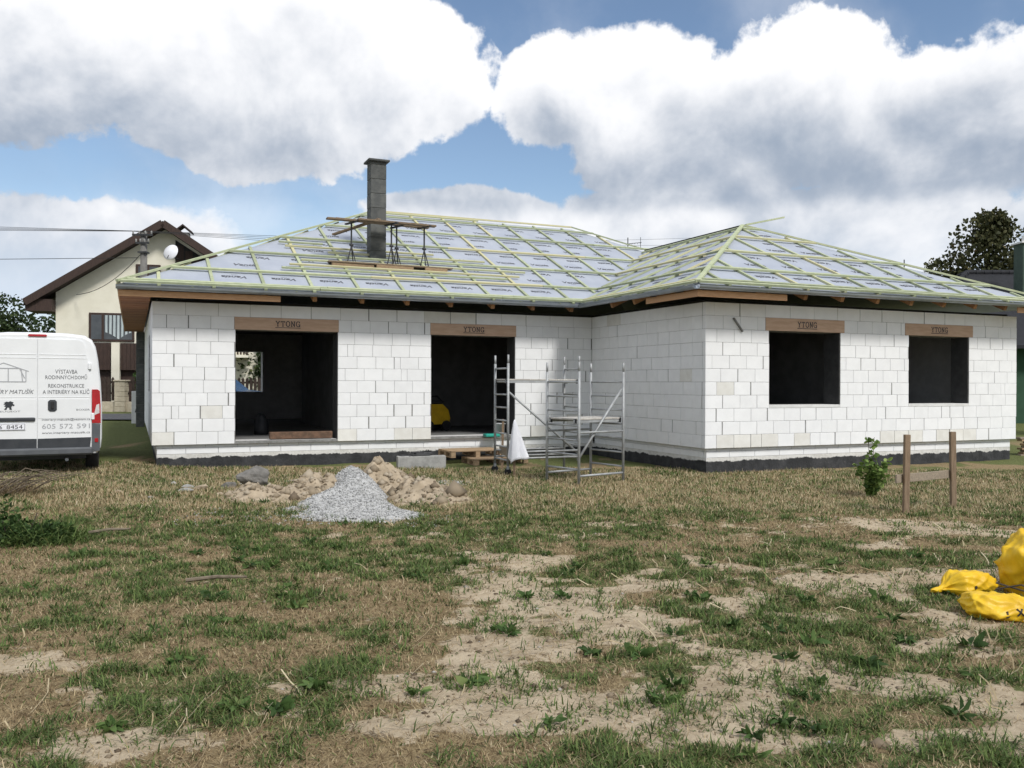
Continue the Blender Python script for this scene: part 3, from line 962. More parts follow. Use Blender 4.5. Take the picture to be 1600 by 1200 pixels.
# green blades
X, Y = scatter(660000, 3.5, 17.2, power=1.25)
b_, g_ = cover(X, Y)
tuft = fbm(X, Y, 7.0, 91, 2)
pk = np.clip(g_ * 1.15 + .10, 0, 1) * sstep(tuft, .34, .58) * (1 - .72 * b_) + .25 * sstep(Y, 10.3, 12.3) * (1 - b_)
keep = (rng.random(len(X)) < pk) & out_of_house(X, Y)
X, Y = X[keep], Y[keep]; n = len(X); tf = tuft[keep]
P = np.stack([X, Y, gz(X, Y)], -1)
hh = rng.uniform(.025, .075, n) * (.7 + .8 * sstep(tf, .45, .75))
V, F, T = blades(P, hh, .0042 * (1 + Y / 7) * rng.uniform(.7, 1.4, n), rng.uniform(.1, 1.15, n), rng.uniform(0, 6.283, n), rng.uniform(.1, .9, n), np.clip(rng.normal(.42, .2, n), 0, 1))
link('green_grass', np_mesh('green_grass', V, F, m_green, T), label='patchy green grass tufts growing through the dry soil', cat='grass', kind='stuff')
# long straw stalks lying about
X, Y = scatter(3200, 3.6, 12.0, power=1.0); n = len(X)
cl = fbm(X, Y, .9, 63, 3); keep = rng.random(n) < sstep(cl, .42, .62); X, Y = X[keep], Y[keep]; n = len(X)
yaw = rng.normal(.15, .7, n); L = rng.uniform(.10, .42, n); w = .0022 * (1 + Y / 8)
Vs = np.zeros((n, 8, 3))
for k, f in enumerate((0, .35, .7, 1)):
    bx = X + np.cos(yaw + .25 * f) * L * f; by = Y + np.sin(yaw + .25 * f) * L * f
    zz = gz(bx, by) + .014 + .05 * rng.random(n) * f
    Vs[:, 2 * k] = np.stack([bx - np.sin(yaw) * w, by + np.cos(yaw) * w, zz], -1); Vs[:, 2 * k + 1] = np.stack([bx + np.sin(yaw) * w, by - np.cos(yaw) * w, zz + .003], -1)
b8 = np.arange(n)[:, None] * 8
F = np.concatenate([b8 + np.array([[0, 1, 3, 2]]), b8 + np.array([[2, 3, 5, 4]]), b8 + np.array([[4, 5, 7, 6]])], 0)
link('straw_stalks', np_mesh('straw_stalks', Vs.reshape(-1, 3), F, m_dry, np.repeat(np.clip(rng.normal(.8, .15, n), 0, 1), 8)), label='long pale dry stalks strewn over the ground', cat='straw', kind='stuff')
# pebbles and crumbs of soil
X, Y = scatter(9000, 3.5, 14, power=1.2); b_, g_ = cover(X, Y); keep = (rng.random(len(X)) < .15 + .85 * b_) & out_of_house(X, Y); X, Y = X[keep], Y[keep]; n = len(X)
oct_ = np.array([(1, 0, 0), (-1, 0, 0), (0, 1, 0), (0, -1, 0), (0, 0, 1), (0, 0, -1)], float)
of = np.array([(0, 2, 4), (2, 1, 4), (1, 3, 4), (3, 0, 4), (2, 0, 5), (1, 2, 5), (3, 1, 5), (0, 3, 5)])


def stones(P, size, flat=.6):
    n = len(P); V = oct_[None] * (size[:, None, None] * rng.uniform(.6, 1.25, (n, 6, 1)))
    V[:, :, 2] *= flat; a = rng.uniform(0, 6.28, n); c, s = np.cos(a)[:, None], np.sin(a)[:, None]
    x, y = V[:, :, 0] * c - V[:, :, 1] * s, V[:, :, 0] * s + V[:, :, 1] * c
    V = np.stack([x, y, V[:, :, 2]], -1) + P[:, None]
    return V.reshape(-1, 3), (np.arange(n)[:, None, None] * 6 + of[None]).reshape(-1, 3)


m_crumb = blade_material('soil_crumbs', [(0, (.12, .09, .06)), (.6, (.29, .23, .16)), (.93, (.36, .30, .22)), (1, (.55, .53, .50))])
V, F = stones(np.stack([X, Y, gz(X, Y) + .002], -1), rng.gamma(2.0, .0032, n) * (1 + Y / 14) + .002)
link('soil_crumbs', np_mesh('soil_crumbs', V, F, m_crumb, np.repeat(rng.random(n), 6)), label='small pebbles and crumbs of soil on bare ground', cat='pebbles', kind='stuff')

# ------------------------------------------------------------------ heaps in front of the wall
m_gravel = pmat('gravel', (.52, .52, .51), (.38, .38, .375), 40, .9, .5, 90, c3=(.20, .21, .23), c3amt=.02)
m_clay = pmat('clay_soil', (.42, .345, .25), (.31, .25, .175), 5, .95, .5, 40, c3=(.20, .14, .085), c3amt=0)
hx = np.arange(-4.7, -.3, .028); hy = np.arange(10.3, 15.2, .028); HXg, HYg = np.meshgrid(hx, hy)


def gravel_h(X, Y):
    t = np.clip((13.95 - Y) / 3.3, -1, 2); cx = -2.50 + .50 * t
    hw = .44 + .54 * sstep(t, .25, .85) - .5 * sstep(t, .85, 1.05)
    prof = .30 * (1 - sstep(t, .02, 1.06) ** .85) + .06 * (t < 1)
    side = 1 - np.clip(np.abs(X - cx - .05 * np.sin(Y * 3)) / np.maximum(hw, .02), 0, 1.6) ** 1.7
    back = sstep(Y, 14.5, 13.9)
    return prof * np.clip(side, -1, 1) * back - .03 * (t > 1.0) + (fbm(X, Y, 2.2, 3, 4, .6) - .5) * .13 * (t < .95) - .012


def soil_h(X, Y):
    m1 = .50 * np.exp(-((X + 2.08) / .55) ** 2 - ((Y - 14.0) / .55) ** 2)
    m2 = .34 * np.exp(-((X + 1.35) / .42) ** 2 - ((Y - 13.0) / .6) ** 2)
    m3 = .34 * np.exp(-((X + 3.05) / .42) ** 2 - ((Y - 13.6) / .6) ** 2) + .24 * np.exp(-((X + 3.6) / .55) ** 2 - ((Y - 12.7) / .5) ** 2)
    m4 = .20 * np.exp(-((X + .95) / .35) ** 2 - ((Y - 12.6) / .4) ** 2)
    h = np.maximum.reduce([m1, m2, m3, m4])
    lump = np.abs(fbm(X, Y, 3.2, 13, 4, .6) - .5) * 2
    return h * (.72 + .75 * lump) + (fbm(X, Y, 9, 23, 3) - .5) * .07 * sstep(h, .03, .15) - .045


def heap(name, fn, mat, label, cat, kind=None):
    h = fn(HXg, HYg); gzv = gz(HXg, HYg)
    idx = np.arange(h.size).reshape(h.shape)
    q = np.stack([idx[:-1, :-1], idx[:-1, 1:], idx[1:, 1:], idx[1:, :-1]], -1).reshape(-1, 4)
    hv = h.ravel(); q = q[(hv[q] > -.02).any(1)]
    used = np.unique(q); mp_ = -np.ones(h.size, int); mp_[used] = np.arange(len(used))
    V = np.stack([HXg.ravel(), HYg.ravel(), gzv.ravel() + hv], -1)[used]
    me = np_mesh(name, V, mp_[q], mat, smooth=True)
    return link(name, me, label=label, cat=cat)


soil = heap('soil_heap', soil_h, m_clay, 'heap of lumpy yellowish clay soil behind the pale gravel', 'soil heap')
grav = heap('gravel_pile', gravel_h, m_gravel, 'pile of pale grey crushed gravel spilling towards the lawn', 'gravel pile')
n = 18000; X = rng.uniform(-4.2, -.6, n); Y = rng.uniform(10.4, 14.6, n); h = gravel_h(X, Y); h0 = h; keep = (h > .0) | ((h > -.12) & (rng.random(n) < .10)); X, Y, h = X[keep], Y[keep], np.maximum(h[keep], 0)
V, F = stones(np.stack([X, Y, gz(X, Y) + h + .003], -1), rng.uniform(.008, .021, len(X)), .8)
m_stone = blade_material('gravel_stones', [(0, (.22, .22, .22)), (.4, (.45, .45, .44)), (1, (.66, .66, .65))])
link('gravel_stones', np_mesh('gravel_stones', V, F, m_stone, np.repeat(rng.random(len(X)), 6)), grav, kind='stuff')
n = 2600; X = rng.uniform(-4.6, -.4, n); Y = rng.uniform(11.4, 15, n); h = soil_h(X, Y); keep = (h > .02) & (gravel_h(X, Y) < h); X, Y, h = X[keep], Y[keep], h[keep]
V, F = stones(np.stack([X, Y, gz(X, Y) + h + .006], -1), rng.gamma(1.3, .022, len(X)) + .006, .8)
m_clod = blade_material('clay_clods', [(0, (.20, .155, .105)), (.5, (.38, .31, .22)), (1, (.50, .43, .33))])
link('clay_clods', np_mesh('clay_clods', V, F, m_clod, np.repeat(rng.random(len(X)), 6)), soil, kind='stuff')
# ------------------------------------------------------------------ things in the yard
def HL(x, y, z=0.0):
    """house-frame point to world"""
    return Vector((HX + UX * x - UY * y, HY + UY * x + UX * y, z))


m_steel = pmat('galvanised_tube', (.40, .415, .42), (.31, .32, .325), 9, .55, .1, 40, metal=.25, rnd=.12)
m_plank = pmat('grey_plank', (.34, .28, .21), (.25, .205, .155), 5, .85, .2, 40, rnd=.25, stretch=(1, 9, 9))
m_plank_w = pmat('scaffold_deck', (.50, .48, .44), (.36, .34, .31), 7, .9, .2, 40, c3=(.62, .61, .58), c3amt=.05)
m_pallet = pmat('pallet_wood', (.42, .30, .185), (.31, .215, .13), 5, .85, .2, 40, rnd=.3, stretch=(1, 8, 8))
m_stake = pmat('stake_wood', (.27, .195, .13), (.20, .14, .09), 5, .85, .25, 30, rnd=.2, stretch=(8, 8, 1))
m_dark = pmat('dark_steel', (.035, .037, .04), (.055, .056, .06), 8, .6, metal=.3)
m_white_cloth = pmat('white_cotton', (.78, .79, .83), (.72, .73, .78), 6, .9, .15, 60)
m_conc = pmat('concrete', (.36, .36, .345), (.27, .27, .26), 6, .95, .4, 40)
m_yellow = pmat('yellow_plastic', (.78, .50, .018), (.66, .40, .012), 4, .46, .35, 14, spec=.4, c3=(.50, .34, .06), c3amt=-.04)
m_rubber = pmat('black_rubber', (.018, .018, .019), (.028, .028, .03), 12, .8, .1, 60)
m_teal = pmat('teal_plastic', (.03, .36, .28), (.025, .30, .24), 4, .45)
m_greyplast = pmat('grey_plastic', (.40, .41, .42), (.34, .35, .36), 4, .5)


def scaffold(label, base, dw, w, dl, l, H, deck_z, brace, low_bars, castors, group='aluminium scaffold towers'):
    t = thing('scaffold_tower', label, 'scaffold', base, 0, group)
    dw, dl = Vector((*dw, 0)).normalized(), Vector((*dl, 0)).normalized()
    legs = {}
    for i in (0, 1):
        for j in (0, 1):
            p = dw * (w * i) + dl * (l * j); legs[i, j] = p
            z0 = .16 if (castors and j == 0) else -.02
            MB().tube([p + Vector((0, 0, z0)), p + Vector((0, 0, H - .16))], .024, 10).build('upright', m_steel, t, True)
            MB().tube([p + Vector((0, 0, H - .17)), p + Vector((0, 0, H))], .019, 8).build('spigot', m_steel, t, True)
            if castors and j == 0:
                wh = MB().lathe([(.02, -.02), (.062, -.02), (.066, 0), (.062, .02), (.02, .02)], p + Vector((0, 0, .064)), 14, Matrix.Rotation(math.pi / 2, 3, 'X')).build('castor', m_rubber, t, True)
                MB().box(p + Vector((0, 0, .135)), (.05, .055, .06)).build('castor_fork', m_steel, wh)
    for j in (0, 1):
        k = .27
        while k < H - .1:
            a, b = legs[0, j] + Vector((0, 0, k)), legs[1, j] + Vector((0, 0, k))
            MB().tube([a, b], .0165, 8).build('rung', m_steel, t, True); k += .2425
    for i in (0, 1):
        for z in low_bars:
            MB().tube([legs[i, 0] + Vector((0, 0, z)), legs[i, 1] + Vector((0, 0, z))], .019, 8).build('ledger', m_steel, t, True)
    dk = MB().bar(dw * (w / 2) + dl * -.02 + Vector((0, 0, deck_z)), dw * (w / 2) + dl * (l + .02) + Vector((0, 0, deck_z)), w * .82, .028, (0, 0, 1), .004).build('deck', m_plank_w, t)
    for i in (.12, .88):
        MB().bar(dw * (w * i) + dl * -.03 + Vector((0, 0, deck_z - .03)), dw * (w * i) + dl * (l + .03) + Vector((0, 0, deck_z - .03)), .03, .06).build('deck_rail', m_steel, dk)
        for e in (-.0, l):
            MB().tube([dw * (w * i) + dl * e + Vector((0, 0, deck_z - .07)), dw * (w * i) + dl * e + Vector((0, 0, deck_z + .01))], .03, 8).build('deck_hook', m_dark, dk)
    (i0, j0, z0), (i1, j1, z1) = brace
    MB().tube([legs[i0, j0] + Vector((0, 0, z0)) - dw * .03, legs[i1, j1] + Vector((0, 0, z1)) - dw * .03], .021, 8).build('brace', m_steel, t, True)
    return t


wA = HL(6.02, -2.51); wA.z = g1(wA.x, wA.y)
scaffold('aluminium scaffold tower on castors before the doorway with high deck', wA, (UY, -UX), .63, (UX, UY), 1.475, 2.22, 1.76, ((1, 0, 1.55), (1, 1, .36)), (.30, .42), True)
bB = Vector((.609, 15.14, g1(.609, 15.14)))
scaffold('square aluminium scaffold tower in the inner corner with low deck', bB, (.504, -.64), .815, (.786, .618), 1.036, 2.06, 1.10, ((1, 0, .42), (1, 1, 1.62)), (.16, .88), False)


def stakes(label, p, q, hp, hq, z, ext, wd, board_h, off, cat='batter board'):
    p, q = Vector(p), Vector(q)
    t = thing('batter_board', label, cat, (p.x, p.y, g1(p.x, p.y)))
    q = q - p; q.z = g1(p.x + q.x, p.y + q.y) - g1(p.x, p.y)
    for a, h, tx in ((Vector((0, 0, 0)), hp, .02), (q, hq, -.012)):
        MB().bar(a + Vector((0, 0, -.12)), a + Vector((tx, .01, h)), wd, wd * .9, (0, 1, 0), .004).build('post', m_stake, t)
    d = q.normalized(); nrm = Vector((-d.y, d.x, 0)) * off
    MB().bar(Vector((0, 0, z)) - d * ext[0] + nrm, q + Vector((0, 0, z)) + d * ext[1] + nrm, .025, board_h, (0, 0, 1), .003).build('cross_board', m_plank, t)
    return t


stakes('two brown wooden posts with a low cross board beside the shrub', (5.17, 11.48, 0), (6.13, 12.14, 0), 1.04, 1.05, .46, (.14, .02), .072, .11, .052)
stakes('pair of thin wooden stakes with short board beside scaffold castors', (-.19, 16.9, 0), (.05, 15.92, 0), 1.0, .93, .42, (.02, .03), .045, .17, -.036)


def cloth():
    c = Vector((.05, 15.92, g1(.05, 15.92))); n = 26; rows = 14; V = []; F = []
    for i in range(rows + 1):
        f = i / rows; z = 1.02 - .66 * f - .05 * math.sin(f * 3)
        for k in range(n):
            a = 2 * math.pi * k / n
            r0 = .010 + .155 * f ** .75
            fold = 1 + (.30 * math.sin(3 * a + .6) + .20 * math.sin(5 * a + 2 * f)) * f ** .6
            x = math.cos(a) * r0 * fold * .95 + .06 * f; y = math.sin(a) * r0 * fold * .55
            V.append((c.x + x, c.y + y, c.z + z + .10 * f * math.sin(a + .4) - .06 * f * math.cos(2 * a)))
    for i in range(rows):
        for k in range(n): F.append((i * n + k, i * n + (k + 1) % n, (i + 1) * n + (k + 1) % n, (i + 1) * n + k))
    V.append((c.x, c.y, c.z + 1.035)); top = len(V) - 1
    for k in range(n): F.append((k, top, (k + 1) % n))
    me = bpy.data.meshes.new('cloth'); me.from_pydata(V, [], F); me.materials.append(m_white_cloth)
    me.polygons.foreach_set('use_smooth', [True] * len(me.polygons))
    o = link('white_cloth', me, label='white shirt hung over the top of a wooden stake', cat='cloth')
    sm = o.modifiers.new('solid', 'SOLIDIFY'); sm.thickness = .006


cloth()


def pallet(label, o, rz, z):
    t = thing('wooden_pallet', label, 'pallet', (o[0], o[1], z), rz, 'pallets used as steps')
    for k in range(6):
        MB().box((.6, .055 + k * .138, .133), (1.2, .10 if k % 2 else .12, .020), None, .003).build('deck_board', m_pallet, t)
    for x in (.05, .6, 1.15):
        MB().box((x, .4, .112), (.10, .80, .020), None, .003).build('stringer_board', m_pallet, t)
        for y in (.05, .4, .75):
            MB().box((x, y, .061), (.10, .10, .080), None, .004).build('spacer_block', m_pallet, t)
        MB().box((x, .4, .011), (.10, .80, .020), None, .003).build('base_board', m_pallet, t)
    return t


pl = HL(6.08, -1.28); pallet('lower wooden pallet lying on the grass before the doorway', pl, TH, g1(pl.x, pl.y) - .01)
pu = HL(5.72, -.86); pallet('upper wooden pallet set back on another pallet as a step', pu, TH + .02, g1(pl.x, pl.y) + .134)
kb = HL(4.42, -1.42)
t = thing('concrete_kerb', 'long grey concrete kerb stone lying beside the pallets', 'kerb stone', (kb.x, kb.y, g1(kb.x, kb.y) - .02), TH - .12)
MB().box((.48, .1, .135), (.96, .2, .27), None, .012).build('stone', m_conc, t)
m_slate = pmat('dark_slate', (.05, .052, .056), (.085, .086, .09), 7, .8, .3, 40, rnd=.3)
for k, (x, y, z, l, a, w_) in enumerate(((.12, .10, .275, .13, .3, .12), (.36, .11, .265, .30, .05, .16), (.46, .09, .290, .36, -.06, .17), (.52, .11, .315, .34, .08, .15), (.40, .1, .340, .24, -.1, .14))):
    M = Matrix.Rotation(TH + a, 3, 'Z'); c = kb + Matrix.Rotation(TH - .12, 3, 'Z') @ Vector((x, y, 0)); c.z = g1(kb.x, kb.y) - .02 + z
    MB().box(c, (l, w_, .024), M, .003).build('roof_slate', m_slate, label=('short dark slate piece lying apart on the kerb stone end', 'lowest dark slate of the stack on the kerb stone', 'second lowest dark slate in the kerb stone stack', 'second dark slate from the top of the kerb stone stack', 'topmost dark slate on the kerb stone stack')[k], cat='slate', group='slates on the kerb stone')
# big broken lump and small stones by the wall
m_rub = pmat('rubble', (.20, .19, .175), (.13, .125, .115), 7, .95, .5, 30)


def facet_fn(seed, n, lo, hi):
    """distance to a random convex many-sided hull in a direction"""
    r_ = random.Random(seed); pl_n = []
    for _ in range(n):
        v = Vector((r_.gauss(0, 1), r_.gauss(0, 1), r_.gauss(0, 1))).normalized(); pl_n.append((v, r_.uniform(lo, hi)))
    return lambda d: min([h / max(.05, d.dot(v)) for v, h in pl_n if d.dot(v) > .05] + [1.5])


def rock(name, c, s, seed, mat, label, cat, sub=4, rough=.35, group=None):
    bm = bmesh.new(); bmesh.ops.create_icosphere(bm, subdivisions=sub, radius=1); ff = facet_fn(seed, 22, .62, 1.0)
    for v in bm.verts:
        p = v.co.normalized(); n = vnoise(np.array([p.x * 5 + seed * 3.1 + 50]), np.array([p.y * 5 + p.z * 6 + 50]), seed)[0] - .5
        k = ff(p) * (1 + n * .10)
        v.co = Vector((p.x * k * s[0], p.y * k * s[1], p.z * k * s[2]))
    me = bpy.data.meshes.new(name); bm.to_mesh(me); bm.free(); me.materials.append(mat)
    return link(name, me, loc=(c[0], c[1], g1(c[0], c[1]) + s[2] * .45 + c[2]), label=label, cat=cat, group=group)


rock("concrete_lump", (-4.12, 14.0, .05), (.27, .20, .23), 4, m_rub, 'large broken grey concrete lump leaning beside the clay heap', 'rubble')
rock('concrete_lump', (-4.45, 13.8, -.02), (.13, .12, .11), 9, m_rub, 'small dark rubble lump lying against the big concrete lump', 'rubble')
for k, (x, y, s) in enumerate(((-5.05, 13.7, .10), (-4.75, 13.4, .13), (-4.9, 13.2, .09), (-3.75, 13.7, .12), (-5.5, 14.2, .06), (-5.9, 13.1, .07), (-5.2, 12.6, .05), (-4.3, 12.9, .08))):
    rock('soil_clod', (x, y, 0), (s, s * .8, s * .55), 20 + k, m_clay if k % 2 else m_conc, 'small pale lump of rubble in the grass by the heap', 'rubble', 2, .4, 'rubble lumps in the grass')
# timber beam in the first doorway, machine and tubs in the second
m_oldbeam = pmat('old_beam', (.17, .10, .065), (.095, .06, .04), 9, .9, .4, 30, c3=(.30, .22, .15), c3amt=.02)
b0 = HL(2.20, .17, .54); b1 = HL(3.46, .17, .54)
MB().bar(b0 + Vector((0, 0, .075)), b1 + Vector((0, 0, .075)), .14, .14, (0, 0, 1), .008).build('timber_beam', m_oldbeam, label='rough brown timber beam lying across the doorway sill', cat='beam')
stn = MB(); c = HL(2.35, 2.6, .5)
stn.lathe([(.15, 0), (.16, .1), (.15, .3), (.10, .42), (.06, .48)], c, 14)
stn.build('cement_sack', m_dark, label='grey sack standing on the dark floor inside the doorway', cat='sack', smooth=True)


def machine():
    o = HL(6.55, 2.9, .50)
    t = thing('plaster_machine', 'yellow site machine with dark wheels inside the dark doorway', 'machine', o, TH + .2)
    poly = [(-.36, .16), (.30, .16), (.36, .30), (.30, .52), (.14, .66), (-.30, .66), (-.38, .50)]
    MB().prism(poly, -.26, .26, lambda x, y, h: (x, h, y)).build('cover', m_yellow, t)
    for x in (-.24, .24):
        for s in (-.25, .25):
            MB().lathe([(.04, -.035), (.125, -.035), (.13, 0), (.125, .035), (.04, .035)], (x, s, .128), 16, Matrix.Rotation(math.pi / 2, 3, 'X')).build('wheel', m_rubber, t)
    MB().tube([(-.2, 0, .64), (-.2, 0, .82), (.12, 0, .86), (.3, 0, .70)], .02, 8).build('hose', m_rubber, t)
    MB().box((.05, 0, .70), (.3, .3, .09), None, .02).build('hopper', m_dark, t)


machine()
yb = HL(5.9, 2.2, .5)
MB().box(yb + Vector((0, 0, .19)), (.34, .3, .38), Matrix.Rotation(TH, 3, 'Z'), .03).build('yellow_canister', m_yellow, label='yellow box canister just inside the doorway beside its jamb', cat='canister')
bk = HL(7.22, .14, .531)
MB().lathe([(.10, 0), (.125, .24), (.135, .245), (.135, .26), (.118, .26), (.095, .02)], bk, 18).build('bucket', m_greyplast, label='grey plastic bucket standing on the doorway sill', cat='bucket', smooth=True)
tl = HL(6.93, -.09, .50)
MB().box(tl + Vector((0, 0, .04)), (.34, .2, .07), Matrix.Rotation(TH, 3, 'Z'), .015).build('teal_tub', m_teal, label='flat teal plastic tub on the ledge behind the scaffold', cat='tub')

# ------------------------------------------------------------------ work platform on the roof round the chimney
def RP(x, y, h=0.0): return HL(x, y, ZE + TP * (y + OV) + h)


m_oldplank = pmat('weathered_plank', (.30, .22, .145), (.20, .145, .095), 5, .85, .2, 40, rnd=.3, stretch=(1, 9, 9))
base_z = 4.30
for k, (x0, x1, yy) in enumerate(((3.62, 4.55, 1.02), (4.60, 5.45, 1.00), (5.72, 6.25, .99))):
    MB().bar(HL(x0, yy, base_z - .05), HL(x1, yy, base_z - .06), .10, .10, (0, 0, 1), .005).build('support_block', m_pallet, label=('long pale timber block under the platform end toward the gabled house', 'pale timber block under the middle of the roof platform', 'short pale timber block under the platform end toward the wing')[k], cat='timber block', group='blocks under the roof platform')
for k, yy in enumerate((1.05, 1.26, 1.47)):
    MB().bar(HL(3.55 + .05 * k, yy, base_z + .018 - .03 * 0), HL(6.38 - .06 * k, yy - .02, base_z + .002), .19, .034, (0, 0, 1), .004).build('platform_plank', m_oldplank, label=('outer dark plank of the roof platform, along the eave side', 'middle dark plank of the roof platform below the chimney', 'inner dark plank of the roof platform against the chimney')[k], cat='plank', group='planks of the roof platform')


def trestle(x, y, h, lab):
    o = HL(x, y, base_z + .012)
    t = thing('steel_trestle', lab, 'trestle', o, TH + .3, 'trestles round the chimney')
    MB().tube([(0, 0, .34), (0, 0, h)], .019, 8).build('post', m_dark, t)
    for (dx, dy) in ((-.11, .0), (.09, .06), (.08, -.08)):
        MB().tube([(0, 0, .42), (dx, dy, .0)], .013, 6).build('leg', m_dark, t)
    MB().tube([(-.04, 0, .44), (.04, 0, .44)], .028, 8).build('collar', m_dark, t)
    MB().box((0, 0, h + .008), (.06, .5, .03)).build('head_bar', m_dark, t)


UPZ_ = 5.27
for (x, y, lab) in ((4.12, 1.32, 'thin dark steel trestle on the chimney side toward the gabled house'), (4.98, 1.12, 'thin dark steel trestle of the close pair beside the chimney'), (5.18, 1.40, 'thin dark steel trestle of the close pair beside the chimney'), (5.78, 1.22, 'thin dark steel trestle standing alone toward the wing roof')):
    trestle(x, y, UPZ_ - base_z - .045, lab)
for k, (x0, y0, x1, y1, z0, z1) in enumerate(((3.55, 1.22, 5.0, 1.24, 0, -.004), (3.78, 1.42, 5.95, 1.44, .045, 0), (4.2, 1.06, 6.0, 1.08, .0, -.02))):
    MB().bar(HL(x0, y0, UPZ_ + z0 + .012), HL(x1, y1, UPZ_ + z1 + .012), .16, .04, (0, 0, 1), .004).build('scaffold_plank', m_oldplank, label=('short weathered upper plank reaching past the trestles toward the gabled house', 'long weathered upper plank running on past the last trestle', 'weathered upper plank on the eave side of the trestle heads')[k], cat='plank', group='planks on the trestles')
MB().bar(HL(3.9, 2.2, UPZ_ - .17), HL(4.7, 1.1, UPZ_ + .06), .10, .04, (0, 0, 1), .004).build('prop_timber', m_oldplank, label='slanting timber resting under the upper planks by the chimney', cat='timber')

# ------------------------------------------------------------------ yellow rubbish sacks
def sack(c, size, rz, seed, label, tied=None, tilt=0.0):
    bm = bmesh.new(); bmesh.ops.create_icosphere(bm, subdivisions=5, radius=1)
    rr = random.Random(seed); dirs = [(Vector((rr.gauss(0, 1), rr.gauss(0, 1), rr.gauss(0, .6))).normalized(), rr.uniform(2.2, 5.5), rr.uniform(0, 6)) for _ in range(9)]
    ff = facet_fn(seed, 30, .66, .98); f2 = facet_fn(seed + 50, 70, .80, 1.05)
    for v in bm.verts:
        p = v.co.copy(); k = 0
        for d, fq, ph in dirs:
            k += (1 - abs(math.sin(p.dot(d) * fq + ph + .6 * math.sin(3 * p.z + ph)))) ** 4 * .075
        k += (vnoise(np.array([p.x * 3 + seed + 9]), np.array([p.y * 3 + p.z * 2 + 9]), seed)[0] - .5) * .10
        q = p * (min(ff(p), f2(p)) + k)
        q.x = math.copysign(abs(q.x) ** .85, q.x); q.y = math.copysign(abs(q.y) ** .85, q.y)
        q = Vector((q.x * size[0], q.y * size[1], q.z * size[2]))
        if tied is not None and p.x * tied > .35:
            f = min(1, (abs(p.x) - .35) / .5); s = 1 - .80 * math.sin(min(f, .75) / .75 * math.pi / 2) + .35 * max(0, f - .75) * 2
            q.y *= s; q.z = q.z * s - size[2] * .25 * f; q.x *= 1 + .28 * f
        v.co = q
    zmin = -size[2] * .72
    for v in bm.verts:
        if v.co.z < zmin: v.co.z = zmin + (v.co.z - zmin) * .08
    me = bpy.data.meshes.new('rubbish_sack'); bm.to_mesh(me); bm.free(); me.materials.append(m_yellow)
    me.polygons.foreach_set('use_smooth', [True] * len(me.polygons))
    o = link('rubbish_sack', me, label=label, cat='sack')
    o.rotation_euler = (0, tilt, rz); o.location = (c[0], c[1], g1(c[0], c[1]) - zmin - .012)
    return o


m_mark = pmat('black_marks', (.03, .025, .02), (.05, .04, .03), 6, .6)
s1 = sack((3.66, 7.08), (.26, .17, .130), .25, 3, 'yellow plastic sack lying on its side with a tied pointed end', -1)
s2 = sack((3.56, 6.42), (.27, .18, .118), -.2, 8, 'flat yellow plastic sack with black print lying in front')
s3 = sack((4.24, 7.12), (.27, .25, .33), .4, 5, 'upright full yellow plastic sack with a peaked top')


def on_sack(o, pts, w, name='black_print', mat=None):
    """thin strokes laid on the sack's surface: cast from outside towards its middle"""
    bpy.context.view_layer.update()
    mb = MB(); Mi = o.matrix_world.inverted()
    for stroke in pts:
        prev = None
        for (ax, zz) in stroke:
            d = Vector((math.sin(ax), -math.cos(ax), 0)); st = o.matrix_world.translation + d * 2 + Vector((0, 0, zz))
            ok, hit, nr, _ = o.ray_cast(Mi @ st, (Mi.to_3x3() @ -d).normalized())
            if not ok: prev = None; continue
            cur = hit + nr * .003
            if prev is not None and (cur - prev).length > 1e-4: mb.bar(prev, cur, w, .003, nr)
            prev = cur
    if mb.v: mb.build(name, mat or m_mark, o)


def glyph(a0, z0, s, segs): return [[(a0 + x * s, z0 + y * s * .26) for x, y in st] for st in segs]


# part of a printed letter at the cut-off edge and the small signs on the flat sack
on_sack(s3, glyph(-.12, .02, .34, [[(0, 0), (0, .5), (0, 1)], [(0, 1), (.4, 1), (.7, .8), (.4, .52), (0, .5)], [(0, 0), (.4, 0), (.75, .25), (.4, .52)]]), .016)
on_sack(s2, glyph(.30, -.02, .18, [[(0, 0), (.5, .5), (1, 1)], [(0, 1), (.5, .5), (1, 0)]]) + glyph(-.15, -.03, .15, [[(0, 0), (.4, .6), (.8, 0), (0, 0)], [(.1, .8), (.6, .9)]]), .012)
on_sack(s1, glyph(.10, .0, .12, [[(0, 0), (.5, .1), (1, 0), (.5, .6), (0, 0)]]), .016)
for k, (a, b, c) in enumerate((((3.78, 6.82, .10), (3.92, 6.72, .16), (4.10, 6.60, .08)), ((3.80, 6.86, .14), (3.98, 6.74, .10), (4.25, 6.66, .05)))):
    pts = [Vector(p) + Vector((0, 0, g1(p[0], p[1]))) for p in (a, b, c)]
    mb = MB(); mb.bar(pts[0], pts[1], .035, .006); mb.bar(pts[1], pts[2], .035, .006)
    mb.build('strap', m_mark, label='black strap lying between the yellow sacks', cat='strap', group='black straps')
